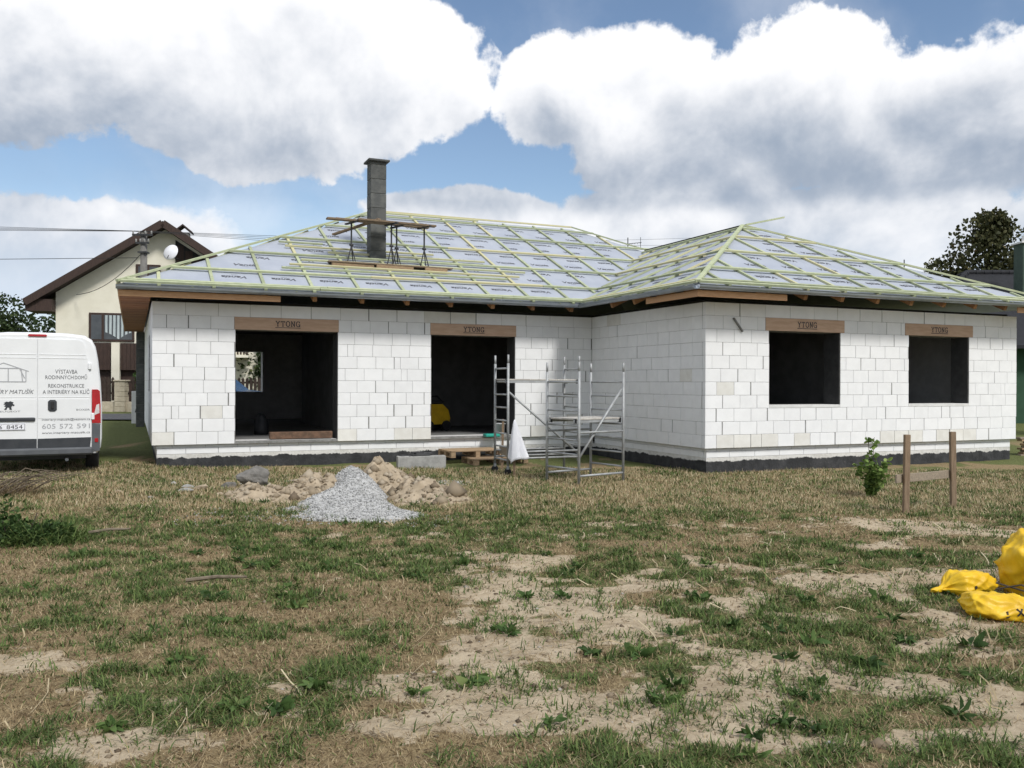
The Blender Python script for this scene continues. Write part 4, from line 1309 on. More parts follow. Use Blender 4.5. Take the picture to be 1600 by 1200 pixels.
# ------------------------------------------------------------------ plants
def leaf_mesh(name, P, D, size, mat, tint, aspect=.62, bend=.25):
    """leaves as two-quad folded blades: P base points, D directions, random roll"""
    n = len(P); D = D / np.linalg.norm(D, axis=1, keepdims=True)
    rnd = rng.normal(size=(n, 3)); S = np.cross(D, rnd); S /= np.linalg.norm(S, axis=1, keepdims=True); N = np.cross(S, D)
    s = size[:, None]
    V = np.zeros((n, 6, 3)); w = aspect * .5
    V[:, 0] = P; V[:, 5] = P + D * s - N * s * bend
    V[:, 1] = P + D * s * .45 + S * s * w + N * s * .06; V[:, 2] = P + D * s * .45 - S * s * w + N * s * .06
    V[:, 3] = P + D * s * .82 + S * s * w * .6 - N * s * bend * .5; V[:, 4] = P + D * s * .82 - S * s * w * .6 - N * s * bend * .5
    b = np.arange(n)[:, None] * 6
    F = np.concatenate([b + np.array([[0, 2, 4, 3]]), b + np.array([[0, 3, 1, 0]])[:, :4]], 0)
    F = np.concatenate([b + np.array([[0, 2, 1]]), b + np.array([[1, 2, 4]]), b + np.array([[1, 4, 3]]), b + np.array([[3, 4, 5]])], 0)
    return np_mesh(name, V.reshape(-1, 3), F, mat, np.repeat(tint, 6))


m_leaf = blade_material('green_leaf', [(0, (.02, .04, .012)), (.5, (.055, .105, .028)), (.85, (.11, .175, .05)), (1, (.20, .25, .09))])
m_leaf_d = blade_material('dark_leaf', [(0, (.022, .027, .011)), (.5, (.06, .066, .026)), (.85, (.12, .115, .05)), (1, (.18, .13, .065))])
m_leaf_t = blade_material('tree_leaf', [(0, (.014, .024, .009)), (.5, (.035, .058, .02)), (.85, (.07, .10, .035)), (1, (.12, .14, .055))])
m_leaf_y = blade_material('shrub_leaf', [(0, (.05, .09, .02)), (.5, (.13, .21, .05)), (.85, (.24, .33, .09)), (1, (.36, .42, .15))])
m_bark = pmat('bark', (.10, .08, .06), (.06, .048, .036), 12, .95, .4, 40)
m_twig = pmat('dry_twig', (.20, .165, .12), (.12, .095, .07), 12, .95, .2, 40)


def shrub():
    o = (5.47, 13.3); t = thing('green_shrub', 'small leafy green shrub growing before the white wall', 'shrub', (o[0], o[1], g1(*o)))
    r_ = random.Random(5); P = []; D = []
    for k in range(13):
        a = r_.uniform(0, 6.28); L = r_.uniform(.35, .62) if k > 1 else .92
        dx, dy = math.cos(a) * r_.uniform(.10, .40), math.sin(a) * r_.uniform(.06, .32)
        if k < 2: dx, dy = -.06 + .1 * k, 0
        pts = [Vector((0, 0, -.02)), Vector((dx * .35, dy * .35, L * .5)), Vector((dx, dy, L))]
        MB().tube(pts, [.009, .006, .003], 5).build('stem', m_bark, t)
        for j in range(46 if k > 1 else 40):
            f = r_.uniform(.15, 1.0); p = pts[1].lerp(pts[2], (f - .5) * 2) if f > .5 else pts[0].lerp(pts[1], f * 2)
            P.append(p); D.append((r_.gauss(0, 1), r_.gauss(0, 1) - .2, r_.gauss(.1, .5)))
    P, D = np.array(P), np.array(D); n = len(P)
    link('foliage', leaf_mesh('foliage', P, D, rng.uniform(.05, .105, n), m_leaf_y, np.clip(rng.normal(.55, .25, n), 0, 1), .85), t, kind='stuff')


shrub()


def weed_clump():
    t = thing('weed_clump', 'dense low clump of dark green weeds in the lawn', 'weeds', (-5.25, 9.25, g1(-5.25, 9.25)))
    n = 3600; a = rng.uniform(0, 6.28, n); rr_ = np.sqrt(rng.random(n)); X = np.cos(a) * rr_ * .62; Y = np.sin(a) * rr_ * .36
    H = .36 * np.sqrt(np.clip(1 - rr_ ** 2, 0, 1)) * (.15 + 1.6 * fbm(X + 5, Y + 5, 7, 3, 3) ** 1.5); Z = H * rng.uniform(.25, 1.05, n)
    P = np.stack([X, Y, Z], -1); D = np.stack([X * 1.4 + rng.normal(0, .5, n), Y * 1.4 - .25 + rng.normal(0, .5, n), rng.normal(.35, .35, n)], -1)
    link('foliage', leaf_mesh('foliage', P, D, rng.uniform(.03, .075, n), m_leaf, np.clip(rng.normal(.42, .25, n), 0, 1), .6), t, kind='stuff')
    n = 1500; a = rng.uniform(0, 6.28, n); rr_ = np.sqrt(rng.random(n)) * 1.15; X = np.cos(a) * rr_ * .62; Y = np.sin(a) * rr_ * .38
    V, F, T = blades(np.stack([X, Y, np.zeros(n)], -1), rng.uniform(.12, .36, n), np.full(n, .011), rng.uniform(.05, .8, n), rng.uniform(0, 6.28, n), rng.uniform(.2, 1.1, n), np.clip(rng.normal(.5, .25, n), 0, 1))
    link('grass_blades', np_mesh('grass_blades', V, F, m_green, T), t, kind='stuff')
    for k in range(10):
        x, y = random.uniform(-.45, .45), random.uniform(-.25, .25)
        MB().tube([(x * .5, y * .5, -.02), (x, y, random.uniform(.2, .34))], .006, 5).build('stem', m_bark, t)


weed_clump()


def weeds():
    r_ = random.Random(17); k = 0
    spots = [(2.15, 5.25), (1.75, 5.0), (1.55, 4.75), (2.6, 5.1), (-.02, 6.0), (-.22, 4.9), (-.5, 4.72), (1.95, 5.65), (-3.1, 8.6), (-2.6, 8.35), (-2.75, 8.8), (-3.4, 8.2), (1.1, 5.9), (-1.6, 6.6), (-1.9, 5.3),
             (1.35, 4.35), (.9, 4.9), (-1.2, 4.5), (-2.4, 5.9), (3.0, 5.7), (2.3, 4.5), (.5, 5.5), (-.9, 7.6), (3.6, 8.6), (-3.9, 7.1), (-1.35, 12.1), (-1.0, 12.3), (-3.4, 12.1), (-1.15, 14.1), (1.5, 6.9), (-2.0, 10.4), (2.9, 7.9), (-4.2, 6.7), (.2, 4.3)]
    while len(spots) < 78:
        y = r_.uniform(3.9, 9.5); x = r_.uniform(-.55, .55) * y; bb, gg = cover(np.array([x]), np.array([y]))
        if gg[0] > .45: spots.append((x, y))
    for (x, y) in spots:
        n = r_.randint(14, 30); big = r_.uniform(.38, .80)
        near_heap = y > 11.9
        a = rng.uniform(0, 6.28, n); P = np.zeros((n, 3)); P[:, 0] = np.cos(a) * .012; P[:, 1] = np.sin(a) * .012; P[:, 2] = rng.uniform(.0, .03, n)
        D = np.stack([np.cos(a), np.sin(a), rng.uniform(.05, .8 + near_heap, n)], -1)
        me = leaf_mesh('weed', P, D, rng.uniform(.06, .145, n) * big * (1.7 if near_heap else 1), m_leaf, np.clip(rng.normal(r_.uniform(.35, .8), .16, n), 0, 1), r_.uniform(.25, .55) if not near_heap else .22, .35)
        h = max(0.0, float(soil_h(np.array([x]), np.array([y]))[0])) if near_heap else 0
        link('broadleaf_weed', me, loc=(x, y, g1(x, y) + h), label='narrow leaved green weed sprouting on the clay heap' if near_heap else 'low broad leaved green weed growing in the bare lawn', cat='weed', group='weeds on the clay heap' if near_heap else 'weeds in the lawn')


weeds()


def brush():
    t = thing('dry_brush', 'dry grey bunch of cut stalks lying behind the van bumper', 'brush', (-7.25, 12.6, g1(-7.25, 12.6)))
    r_ = random.Random(8)
    for k in range(34):
        x = r_.uniform(-.75, .25); y = r_.uniform(-.15, .3); L = r_.uniform(.45, 1.05); a = r_.gauss(.45, .45)
        pts = [Vector((x + L * f * math.cos(a) * .95, y + .1 * f, .02 + L * .48 * math.sin(f * 2.2) * r_.uniform(.5, .8) + .0)) for f in (0, .3, .6, 1)]
        MB().tube(pts, [.010, .009, .007, .004], 5).build('stalk', m_twig, t)
    n = 700; X = rng.normal(-.1, .3, n); Y = rng.normal(.05, .15, n)
    V, F, T = blades(np.stack([X, Y, np.abs(rng.normal(.03, .05, n))], -1), rng.uniform(.1, .28, n), np.full(n, .006), rng.uniform(.3, 1.3, n), rng.normal(.2, .8, n), rng.uniform(.2, .9, n), np.clip(rng.normal(.35, .25, n), 0, 1))
    link('dry_leaves', np_mesh('dry_leaves', V, F, m_dry, T), t, kind='stuff')


brush()
for (x, y, L, a, lab) in ((-4.62, 9.55, .42, .35, 'grey weathered stick lying in the grass beside the weed clump'), (-2.75, 7.4, .5, .1, 'thin dry branch lying on the straw in the lawn')):
    MB().tube([(x, y, g1(x, y) + .03), (x + L * .5 * math.cos(a), y + L * .5 * math.sin(a), g1(x, y) + .055), (x + L * math.cos(a), y + L * math.sin(a), g1(x, y) + .05)], [.018, .016, .010], 7).build('stick', m_twig, label=lab, cat='stick')


def tree(label, loc, height, trunk_h, clumps, mat, n, size, seed, group=None, trunk_r=.22):
    t = thing('broadleaf_tree', label, 'tree', loc, 0, group); r_ = random.Random(seed)
    tr = MB().tube([(0, 0, -.3), (.05, 0, trunk_h * .5), (0, .05, trunk_h), (.1, 0, height * .75)], [trunk_r, trunk_r * .85, trunk_r * .7, trunk_r * .2], 10).build('trunk', m_bark, t, True)
    for (cx, cy, cz, rx, ry, rz_) in clumps:
        MB().tube([(0, 0, min(trunk_h * .9, cz * .8)), (cx * .5, cy * .5, (trunk_h + cz) / 2), (cx, cy, cz)], [trunk_r * .45, trunk_r * .28, trunk_r * .1], 7).build('limb', m_bark, tr, True)
    P = []; per = n // len(clumps)
    for (cx, cy, cz, rx, ry, rz_) in clumps:
        d = rng.normal(size=(per, 3)); d /= np.linalg.norm(d, axis=1, keepdims=True); rr_ = rng.random(per) ** .45
        q = d * rr_[:, None] * np.array([rx, ry, rz_]) + np.array([cx, cy, cz])
        P.append(q)
    P = np.concatenate(P)
    hole = fbm(P[:, 0] * 1.0 + P[:, 1] * .7 + 40, P[:, 2] + 40, .9 * 6 / height * 1.6, seed, 3, .6)
    fine = fbm(P[:, 0] * 1.1 + P[:, 1] * .5 + 90, P[:, 2] + 90, 14.0 / height, seed + 3, 2, .6)
    P = P[(hole > .34) & (fine > .33)]
    D = rng.normal(size=P.shape) + np.array([0, 0, .2])
    link('crown', leaf_mesh('crown', P, D, rng.uniform(.7, 1.4, len(P)) * size, mat, np.clip(rng.normal(.45, .22, len(P)), 0, 1), .7), t, kind='stuff')
# ------------------------------------------------------------------ white panel van seen from behind
m_van = pmat('van_white', (.76, .775, .79), (.72, .735, .75), 2, .28, spec=.5)
m_vdark = pmat('van_dark_plastic', (.028, .032, .038), (.04, .044, .05), 5, .55)
m_vgrey = pmat('bumper_grey', (.10, .108, .118), (.08, .086, .095), 5, .6)
m_red = pmat('red_lens', (.42, .012, .018), (.33, .008, .012), 9, .18, spec=.6)
m_clear = pmat('clear_lens', (.62, .60, .60), (.52, .50, .50), 14, .15, spec=.6)
m_chrome = pmat('chrome', (.6, .6, .6), None, rough=.2, metal=.9)
m_vtext = pmat('van_lettering', (.12, .125, .135), None, rough=.6)
m_vgreytext = pmat('van_grey_lettering', (.36, .37, .39), None, rough=.6)
m_glass = pmat('dark_glass', (.02, .025, .03), None, rough=.08, spec=.7)
VA = R(26)
van = thing('panel_van', 'white panel van with lettered rear doors parked beside the bungalow', 'van', (-8.08, 14.9, g1(-8.08, 14.9)), VA)
HW = [(.36, .93), (.46, .985), (.62, 1.0), (1.2, 1.0), (1.6, .978), (2.0, .935), (2.22, .895), (2.34, .835), (2.41, .72), (2.44, .45), (2.448, 0)]


def hw(z):
    for (a, p), (b, q) in zip(HW, HW[1:]):
        if a <= z <= b: return p + (q - p) * (z - a) / (b - a)
    return 0


def van_body():
    mb = MB(); rows = []
    ring = [(w, z) for z, w in HW] + [(-w, z) for z, w in HW[-2::-1]]
    for (y, kw, zt) in ((.0, .965, 2.40), (.035, .99, 2.435), (.12, 1, 2.448), (3.75, 1, 2.448), (4.1, .99, 2.36), (4.75, .95, 1.42), (5.25, .90, 1.12), (5.42, .82, .88)):
        rows.append([(x * kw, y, .36 + (z - .36) * (zt - .36) / (2.448 - .36)) for x, z in ring])
    n = len(ring); o = []
    for r_ in rows: o += r_
    fs = [(i * n + k, i * n + (k + 1) % n, (i + 1) * n + (k + 1) % n, (i + 1) * n + k) for i in range(len(rows) - 1) for k in range(n)]
    fs += [list(range(n)), list(range((len(rows) - 1) * n, len(rows) * n))[::-1]]
    mb.faces(o, fs)
    b = mb.build('body', m_van, van, True)
    return b


body = van_body()
for p in body.data.polygons:
    if len(p.vertices) > 4: p.use_smooth = False


def plate(poly, y0, y1, name, mat, parent=van): return MB().prism(poly, y0, y1, lambda x, z, h: (x, h, z)).build(name, mat, parent)


def door(s):
    zs = [.45, .62, .9, 1.2, 1.6, 2.0, 2.2, 2.29]
    outer = [(s * (hw(z) * .965 - .135), z) for z in zs]
    poly = [(s * .006, .45)] + outer + [(s * (hw(2.29) * .965 - .20), 2.325), (s * .006, 2.33)]
    d = plate(poly, -.022, .004, 'rear_door', m_van)
    lo = [(s * .006, .452), (s * (hw(.45) * .965 - .137), .452), (s * (hw(.64) * .965 - .137), .64), (s * .006, .63)]
    plate(lo, -.027, -.0222, 'lower_trim', m_vdark, d)
    # pressed ribs and the panel fold
    for z, t_ in ((2.066, .010), (2.005, .010), (1.335, .008)):
        w = hw(z) * .965 - .15
        MB().box((s * (w / 2 + .01), -.022, z), (w - .02, .012, t_), None, .003).build('panel_fold', m_van, d)
    MB().box((s * (hw(1.1) * .965 - .16) / 2, -.0205, 1.14), (hw(1.1) * .965 - .18, .010, .34), None, .004).build('panel_fold', m_van, d)
    for z in (1.874, 1.0):
        MB().box((s * (hw(z) * .965 - .115), -.018, z), (.055, .05, .12), None, .012).build('hinge', m_van, d)
    return d


dr = door(1); dl_ = door(-1)
MB().box((.228, -.030, 1.192), (.135, .022, .20), None, .03).build('handle_recess', m_vdark, dr)
MB().box((.228, -.045, 1.20), (.05, .02, .13), None, .012).build('handle', m_rubber, dr)
MB().box((0, -.006, 2.388), (.28, .04, .042), None, .012).build('brake_light', m_red, van)
for s in (1, -1):
    xo = .978; xi = .838
    tlp = [(s * xi, .885), (s * xo, .885), (s * (xo - .004), 1.2), (s * (xo - .016), 1.44), (s * (xo - .05), 1.47), (s * xi, 1.47)]
    l = plate(tlp, -.03, .10, 'tail_light', m_red)
    plate([(s * (xi + .03), 1.02), (s * (xo - .02), 1.06), (s * (xo - .025), 1.22), (s * (xi + .07), 1.20)], -.034, -.0302, 'clear_lens', m_clear, l)
    plate([(s * .84, .40), (s * .965, .40), (s * .972, .86), (s * .84, .87)], -.028, .10, 'corner_bumper', m_vgrey)
    MB().box((s * .91, -.031, .585), (.055, .012, .07), None, .004).build('reflector', m_red, van)
    for y in (.98, 4.45):
        w = MB().lathe([(.20, -.10), (.31, -.11), (.338, -.08), (.338, .08), (.31, .11), (.20, .10)], (s * .85, y, .335), 24, Matrix.Rotation(math.pi / 2, 3, 'Y')).build('wheel', m_rubber, van, True)
        MB().lathe([(.03, -.09), (.2, -.07), (.205, .07), (.03, .09)], (s * .85, y, .335), 18, Matrix.Rotation(math.pi / 2, 3, 'Y')).build('rim', m_vgrey, w)
MB().box((0, -.02, .405), (1.72, .12, .13), None, .03).build('rear_bumper', m_vgrey, van)
MB().box((0, 2.6, .33), (1.5, 4.6, .16)).build('underbody', m_vdark, van)
MB().tube([(.45, .0, .26), (.45, .5, .27)], .03, 8).build('exhaust_pipe', m_vgrey, van)
MB().box((-.34, -.034, .962), (.62, .035, .065), None, .015).build('grip_bar', m_vdark, dl_)
pl_ = MB().box((-.44, -.030, .838), (.53, .012, .118), None, .004).build('number_plate', m_white_cloth, dl_)
m_plink = pmat('plate_ink', (.02, .02, .025), None, rough=.5)
MB().box((-.44, -.0345, .838), (.515, .006, .104)).build('plate_border', m_plink, pl_)
MB().box((-.44, -.0365, .838), (.503, .006, .092)).build('plate_field', m_white_cloth, pl_)


def fit_text(body_, xc, z, width, height, mat, parent, shear=0.0, y=-.0262, align='C', bold=.0):
    me = text_mesh(body_, 1.0, mat, shear, 'CENTER', bold)
    co = np.zeros(len(me.vertices) * 3); me.vertices.foreach_get('co', co); co = co.reshape(-1, 3)
    a, b = co.min(0), co.max(0)
    co = (co - (a + b) / 2) * np.array([width / (b[0] - a[0]), height / (b[1] - a[1]), 1]); co[:, 2] = 0
    me.vertices.foreach_set('co', co.ravel()); me.update()
    link('lettering', me, parent, M=frame((xc, y, z), (1, 0, 0), (0, 0, 1)))


fit_text('T6', -.565, .838, .10, .068, m_plink, pl_, y=-.0405)
fit_text('8454', -.335, .838, .235, .068, m_plink, pl_, y=-.0405)
fit_text('VÝSTAVBA', .44, 1.785, .34, .088, m_vtext, dr)
fit_text('RODINNÝCH', .335, 1.687, .43, .082, m_vtext, dr)
fit_text('DOMŮ', .665, 1.690, .19, .088, m_vtext, dr)
fit_text('REKONSTRUKCE', .44, 1.532, .55, .064, m_vtext, dr)
fit_text('A INTERIÉRY NA KLÍČ', .44, 1.438, .72, .088, m_vtext, dr)
fit_text('BOXER', .70, 1.118, .21, .032, m_vtext, dr, y=-.027)
fit_text('interiery-matusik@seznam.cz', .44, .951, .74, .052, m_vtext, dr, y=-.027)
for w_, xc_ in (('605', .175), ('572', .44), ('591', .705)): fit_text(w_, xc_, .838, .205, .082, m_vgreytext, dr)
fit_text('www.interiery-matusik.cz', .44, .722, .74, .050, m_vtext, dr)
fit_text('INTERIÉRY MATUŠÍK', -.45, 1.438, .80, .085, m_vtext, dl_, .3)
fit_text('PEUGEOT', -.42, 1.098, .34, .026, m_vtext, dl_, y=-.027)
fr = MB()                                          # timber-frame emblem
for p, q in (((-.78, 1.78), (-.50, 1.915)), ((-.50, 1.915), (-.13, 1.775)), ((-.70, 1.60), (-.70, 1.80)), ((-.17, 1.60), (-.17, 1.785)), ((-.22, 1.60), (-.24, 1.81)),
             ((-.70, 1.60), (-.17, 1.60)), ((-.68, 1.825), (-.25, 1.825)), ((-.43, 1.60), (-.43, 1.82)), ((-.26, 1.82), (-.19, 1.66)), ((-.66, 1.80), (-.62, 1.83))):
    fr.bar((p[0], -.0255, p[1]), (q[0], -.0255, q[1]), .003, .016, (0, -1, 0)) if False else fr.bar((p[0], -.0255 - .0002 * len(fr.f) / 6, p[1]), (q[0], -.0255 - .0002 * len(fr.f) / 6, q[1]), .014, .002, (0, -1, 0))
fr.build('frame_emblem', m_vgreytext, dl_)
lion = [(-.07, -.07), (-.035, -.07), (-.02, -.03), (.005, -.035), (.01, -.07), (.045, -.07), (.035, -.03), (.05, .0), (.075, -.01), (.085, .012), (.055, .03), (.07, .055), (.04, .065), (.02, .075), (-.01, .06), (-.03, .07), (-.075, .045), (-.055, .035), (-.08, .015), (-.045, .015), (-.07, -.015), (-.04, -.02)]
plate([(x - .42, z + 1.198) for x, z in lion], -.031, -.026, 'badge', m_vdark, dl_)

# ------------------------------------------------------------------ neighbour's gabled house
m_cream = pmat('cream_render', (.76, .73, .62), (.71, .68, .57), 2, .9, .1, 60)
m_brown = pmat('brown_boards', (.052, .030, .023), (.034, .020, .016), 5, .7, .15, 30, stretch=(6, 6, 1))  # darkened to carry the loggia's shade; the other brown timber shares it
m_rooft = pmat('brown_tiles', (.045, .030, .026), (.032, .021, .019), 8, .8, .3, 20)
m_pane = pmat('window_pane', (.03, .035, .04), (.05, .055, .06), 2, .06, spec=.8)
m_curtain = pmat('curtain', (.50, .56, .57), (.32, .38, .40), 5, .9, .2, 20, stretch=(6, 6, .4))
NBZ = g1(-19, 37)
nb = thing('gabled_house', 'cream rendered house with brown gable roof and balcony boards', 'house', (-19.3, 37.0, NBZ), .25)
W_, AP, AZ, SL, DP = 8.2, 4.32, 8.55 - NBZ, .66, 10.0
ez = lambda x: AZ - SL * abs(x - AP)
MB().prism([(0, -.4), (W_, -.4), (W_, ez(W_) - .25), (AP, AZ - .25), (0, ez(0) - .25)], 0, DP, lambda x, z, h: (x, h, z)).build('wall', m_cream, nb)
for (a, b) in ((AP, -1.0), (AP, W_ + 1.2)):
    za, zb = ez(a), ez(b)
    sl = MB(); sl.faces([(a, -.75, za), (b, -.75, zb), (b, DP + .5, zb), (a, DP + .5, za), (a, -.75, za - .22), (b, -.75, zb - .22), (b, DP + .5, zb - .22), (a, DP + .5, za - .22)],
                        [(0, 1, 2, 3), (4, 7, 6, 5), (0, 4, 5, 1), (1, 5, 6, 2), (2, 6, 7, 3), (3, 7, 4, 0)])
    r_ = sl.build('roof_slope', m_rooft, nb)
    MB().bar((a, -.78, za - .10), (b, -.78, zb - .10), .05, .30, (0, 0, 1)).build('bargeboard', m_brown, r_)
MB().box((-.5, .2, ez(-.5) - .52), (1.0, 1.7, .50)).build('eave_box', m_brown, nb)
for k in range(3):
    MB().tube([(-1.0, -.70 + .1 * k, ez(-1) - .18), (-1.0, DP, ez(-1) - .18)], .06, 8).build('gutter', m_brown, nb) if k == 0 else None
# flat black panel and dark boards stand in for the open loggia's shade
lg = MB().prism([(4.75, 5.1), (W_ - .3, 5.1), (W_ - .3, ez(W_ - .3) - .35), (4.75, ez(4.75) - .40)], -.03, .0, lambda x, z, h: (x, h, z)).build('loggia_shade_panel', m_black, nb)
for k in range(9):
    x = 4.95 + k * .36
    MB().box((x, -.045, (5.1 + ez(x) - .45) / 2), (.30, .02, ez(x) - .55 - 5.1)).build('board', m_brown, lg)


def nwin(x0, x1, z0, z1, mull, curtain=None):
    w = MB().box(((x0 + x1) / 2, -.03, (z0 + z1) / 2), (x1 - x0, .08, z1 - z0), None, .01).build('window', m_brown, nb)
    n = len(mull) - 1
    for a, b in zip(mull, mull[1:]):
        MB().box(((a + b) / 2, -.072, (z0 + z1) / 2), (b - a - .10, .01, z1 - z0 - .18)).build('pane', m_pane, w)
    if curtain:
        a, b = curtain; mbc = MB(); N = 22; top = z1 - .10
        pts = [(a + (b - a) * k / N, -.079 - .008 * math.sin(k * 1.9)) for k in range(N + 1)]
        vs = [(x, y, top) for x, y in pts] + [(x, y, z0 + .10 + .30 * math.sin(min(1, abs((x - (a + b) / 2) / (b - a) * 2)) * 1.3)) for x, y in pts]
        mbc.faces(vs, [(k, k + 1, N + 2 + k, N + 1 + k) for k in range(N)]); mbc.build('curtain', m_curtain, w)
    return w


nwin(1.30, 3.10, 3.25 - NBZ + .15, 4.62 - NBZ, [1.34, 1.85, 3.06], (1.95, 3.0))
nwin(3.15, 4.15, 6.05 - NBZ, 6.75 - NBZ, [3.2, 3.65, 4.1])
bp = MB().box((2.3, -.25, 2.75 - NBZ), (2.3, .1, 1.15)).build('balcony', m_brown, nb)
for k in range(15): MB().box((1.22 + k * .154, -.305, 2.75 - NBZ), (.138, .02, 1.14)).build('balcony_board', m_brown, bp)
MB().box((2.42, -.33, 1.35), (.32, .3, 3.0)).build('pier', m_cream, nb)
MB().box((2.35, -.04, .95), (2.4, .05, 1.9)).build('garage_door', m_brown, nb)
b2 = MB().box((6.9, -.5, 2.30), (1.9, 1.0, .10)).build('balcony', m_cream, nb)
for k in range(15): MB().box((6.0 + k * .128, -.98, 2.70), (.08, .03, .66)).build('railing_slat', m_brown, b2)
nc = MB().box((4.62, 4.2, AZ - .35), (.56, .56, 1.3)).build('chimney', m_mortar, nb)
cc = MB(); cc.bar((4.2, 4.2, AZ + .30), (4.64, 4.2, AZ + .66), .8, .06); cc.bar((4.60, 4.2, AZ + .66), (5.04, 4.2, AZ + .30), .8, .06)
cc.build('chimney_cap', m_rooft, nc)
dish = thing('satellite_dish', 'white round satellite dish on an arm by the concrete pole', 'satellite dish', (-14.55, 37.25, NBZ))
Md = Matrix.Rotation(R(72), 3, 'X') @ Matrix.Rotation(R(-14), 3, 'Y')
MB().lathe([(.02, .10), (.16, .082), (.27, .04), (.345, .0), (.35, -.008), (.27, .028), (.15, .07), (.02, .088)], (0, 0, 7.2 - NBZ), 28, Md).build('reflector', m_white_cloth, dish, True)
MB().tube([(0, 0, 7.2 - NBZ), (.05, .35, 7.0 - NBZ), (.05, 1.0, 7.0 - NBZ)], .03, 8).build('bracket', m_dark, dish)
MB().tube([(-.1, -.1, 6.95 - NBZ), (.1, -.45, 7.0 - NBZ)], .015, 6).build('feed_arm', m_dark, dish)

# pole and overhead lines
PZ = g1(-13.9, 33)
m_pole = pmat('pole_concrete', (.17, .165, .155), (.12, .115, .11), 6, .95, .3, 40)
pole = thing('utility_pole', 'grey concrete utility pole with insulators in front of cream house', 'pole', (-13.9, 33.0, PZ))
MB().tube([(0, 0, -.3), (0, 0, 7.35 - PZ)], [.17, .115], 12).build('shaft', m_pole, pole, True)
for k, (z, L) in enumerate(((7.2, .75), (6.9, .5))):
    MB().box((.0, -.14, z - PZ), (L, .06, .07)).build('cross_arm', m_dark, pole)
    for j in range(4):
        x = (-.5 + j / 3) * L * .92
        MB().lathe([(.02, 0), (.035, .03), (.02, .05), (.038, .08), (.015, .12)], (x, -.14, z - PZ + .03), 8).build('insulator', m_conc, pole)
MB().box((0, -.02, 6.55 - PZ), (.32, .32, .06)).build('band', m_dark, pole)


def wire(a, b, sag, r0=.011, label='thin overhead wire running from the concrete pole', group='overhead wires'):
    a, b = Vector(a), Vector(b)
    pts = [a.lerp(b, f / 14) - Vector((0, 0, sag * 4 * (f / 14) * (1 - f / 14))) for f in range(15)]
    MB().tube(pts, r0, 5).build('overhead_wire', m_rubber, label=label, cat='wire', group=group)


for k in range(4):
    x = -13.9 + (-.5 + k / 3) * .69
    wire((x, 32.86, 7.33), (-60, 33.6 + k * .5, 8.3 + .42 * k), .2, .008, label='thin overhead wire leaving the pole past the gabled roof')
    wire((x, 32.86, 7.33), (14, 62 + k * .4, 10.6 + .55 * k), .3, .008, label='thin overhead wire running behind the battened roof')
wire((-14.1, 32.95, 6.35), (-60, 34, 6.2), .1, label='lone lower wire crossing before the gabled house')
wire((-13.95, 32.9, 6.5), (-18.4, 36.95, 5.35), .35, .013, 'slack service cable from pole to cream wall', None)

# fence, gate pillar and meter box along the road
m_pick = pmat('dark_picket', (.05, .034, .026), (.035, .024, .018), 6, .8, rnd=.3)
m_pill = pmat('cream_brick', (.52, .46, .36), (.42, .37, .28), 7, .9, .3, 30)
fz = g1(-15.8, 35.5)
fence = thing('picket_fence', 'dark brown picket fence on a low pale wall across the road', 'fence', (-15.8, 35.5, fz))
MB().box((0, 0, .16), (14, .25, .5), None, .01).build('low_wall', m_pill, fence)
for z in (.75, 1.2): MB().box((0, .05, z), (14, .04, .08)).build('rail', m_pick, fence)
for k in range(74):
    x = -6.0 + k * .165
    if abs(x) < .3: continue
    MB().prism([(-.055, .45), (.055, .45), (.055, 1.33), (0, 1.42), (-.055, 1.33)], 0, .022, lambda a, b, h: (x + a, -.01 + h, b)).build('picket', m_pick, fence)
pp = thing('gate_pillar', 'cream split brick gate pillar with flat cap between pickets', 'pillar', (-15.8, 35.42, fz))
for k in range(6): MB().box((0, 0, .10 + k * .205), (.42 - .01 * (k % 2), .42 - .01 * (k % 2), .198), None, .012).build('stone', m_pill, pp)
MB().box((0, 0, 1.26), (.5, .5, .06), None, .015).build('cap', m_pill, pp)
mz = g1(-12.3, 29)
mbx = thing('meter_box', 'white electricity meter cabinet standing by the bungalow corner', 'meter box', (-12.35, 29.0, mz))
MB().box((0, 0, .5), (.40, .28, 1.12), None, .01).build('cabinet', m_render, mbx)
for z, h in ((.80, .44), (.40, .30)): MB().box((0, -.145, z), (.36, .012, h), None, .004).build('door', m_render, mbx)
mk = MB(); mk.prism([(-.08, .36), (0, .36), (-.02, .45), (-.05, .48)], -.156, -.1515, lambda x, z, h: (x, h, z)); mk.build('warning_mark', m_plink, mbx)
mk = MB(); mk.prism([(.03, .37), (.07, .37), (.08, .47), (.05, .47), (.055, .43), (.03, .42)], -.156, -.1515, lambda x, z, h: (x, h, z)); mk.build('warning_mark', m_plink, mbx)

# blue car on the road, seen through the house
m_blue = pmat('car_blue', (.03, .09, .20), (.025, .075, .17), 2, .2, spec=.6)
car = thing('parked_car', 'dark blue hatchback parked on the road behind the bungalow', 'car', (-10.75, 31.3, g1(-10.7, 31.3) + .05))
cp = [(-2.0, .30), (2.0, .30), (2.08, .62), (1.95, .88), (1.15, .98), (.62, 1.40), (-.2, 1.48), (-1.15, 1.42), (-1.85, 1.0), (-2.05, .85)]
bd = MB(); N = len(cp); vs = []
for (y, k, s) in ((-.80, .93, .04), (-.74, 1, 0), (.74, 1, 0), (.80, .93, .04)):
    vs += [(x * (1 - s), y * (1 if z < .95 else .84), .32 + (z - .32) * (1 - s)) for x, z in cp]
bd.faces(vs, [(i * N + k, i * N + (k + 1) % N, (i + 1) * N + (k + 1) % N, (i + 1) * N + k) for i in range(3) for k in range(N)] + [list(range(N)), list(range(3 * N, 4 * N))[::-1]])
bd.build('body', m_blue, car)
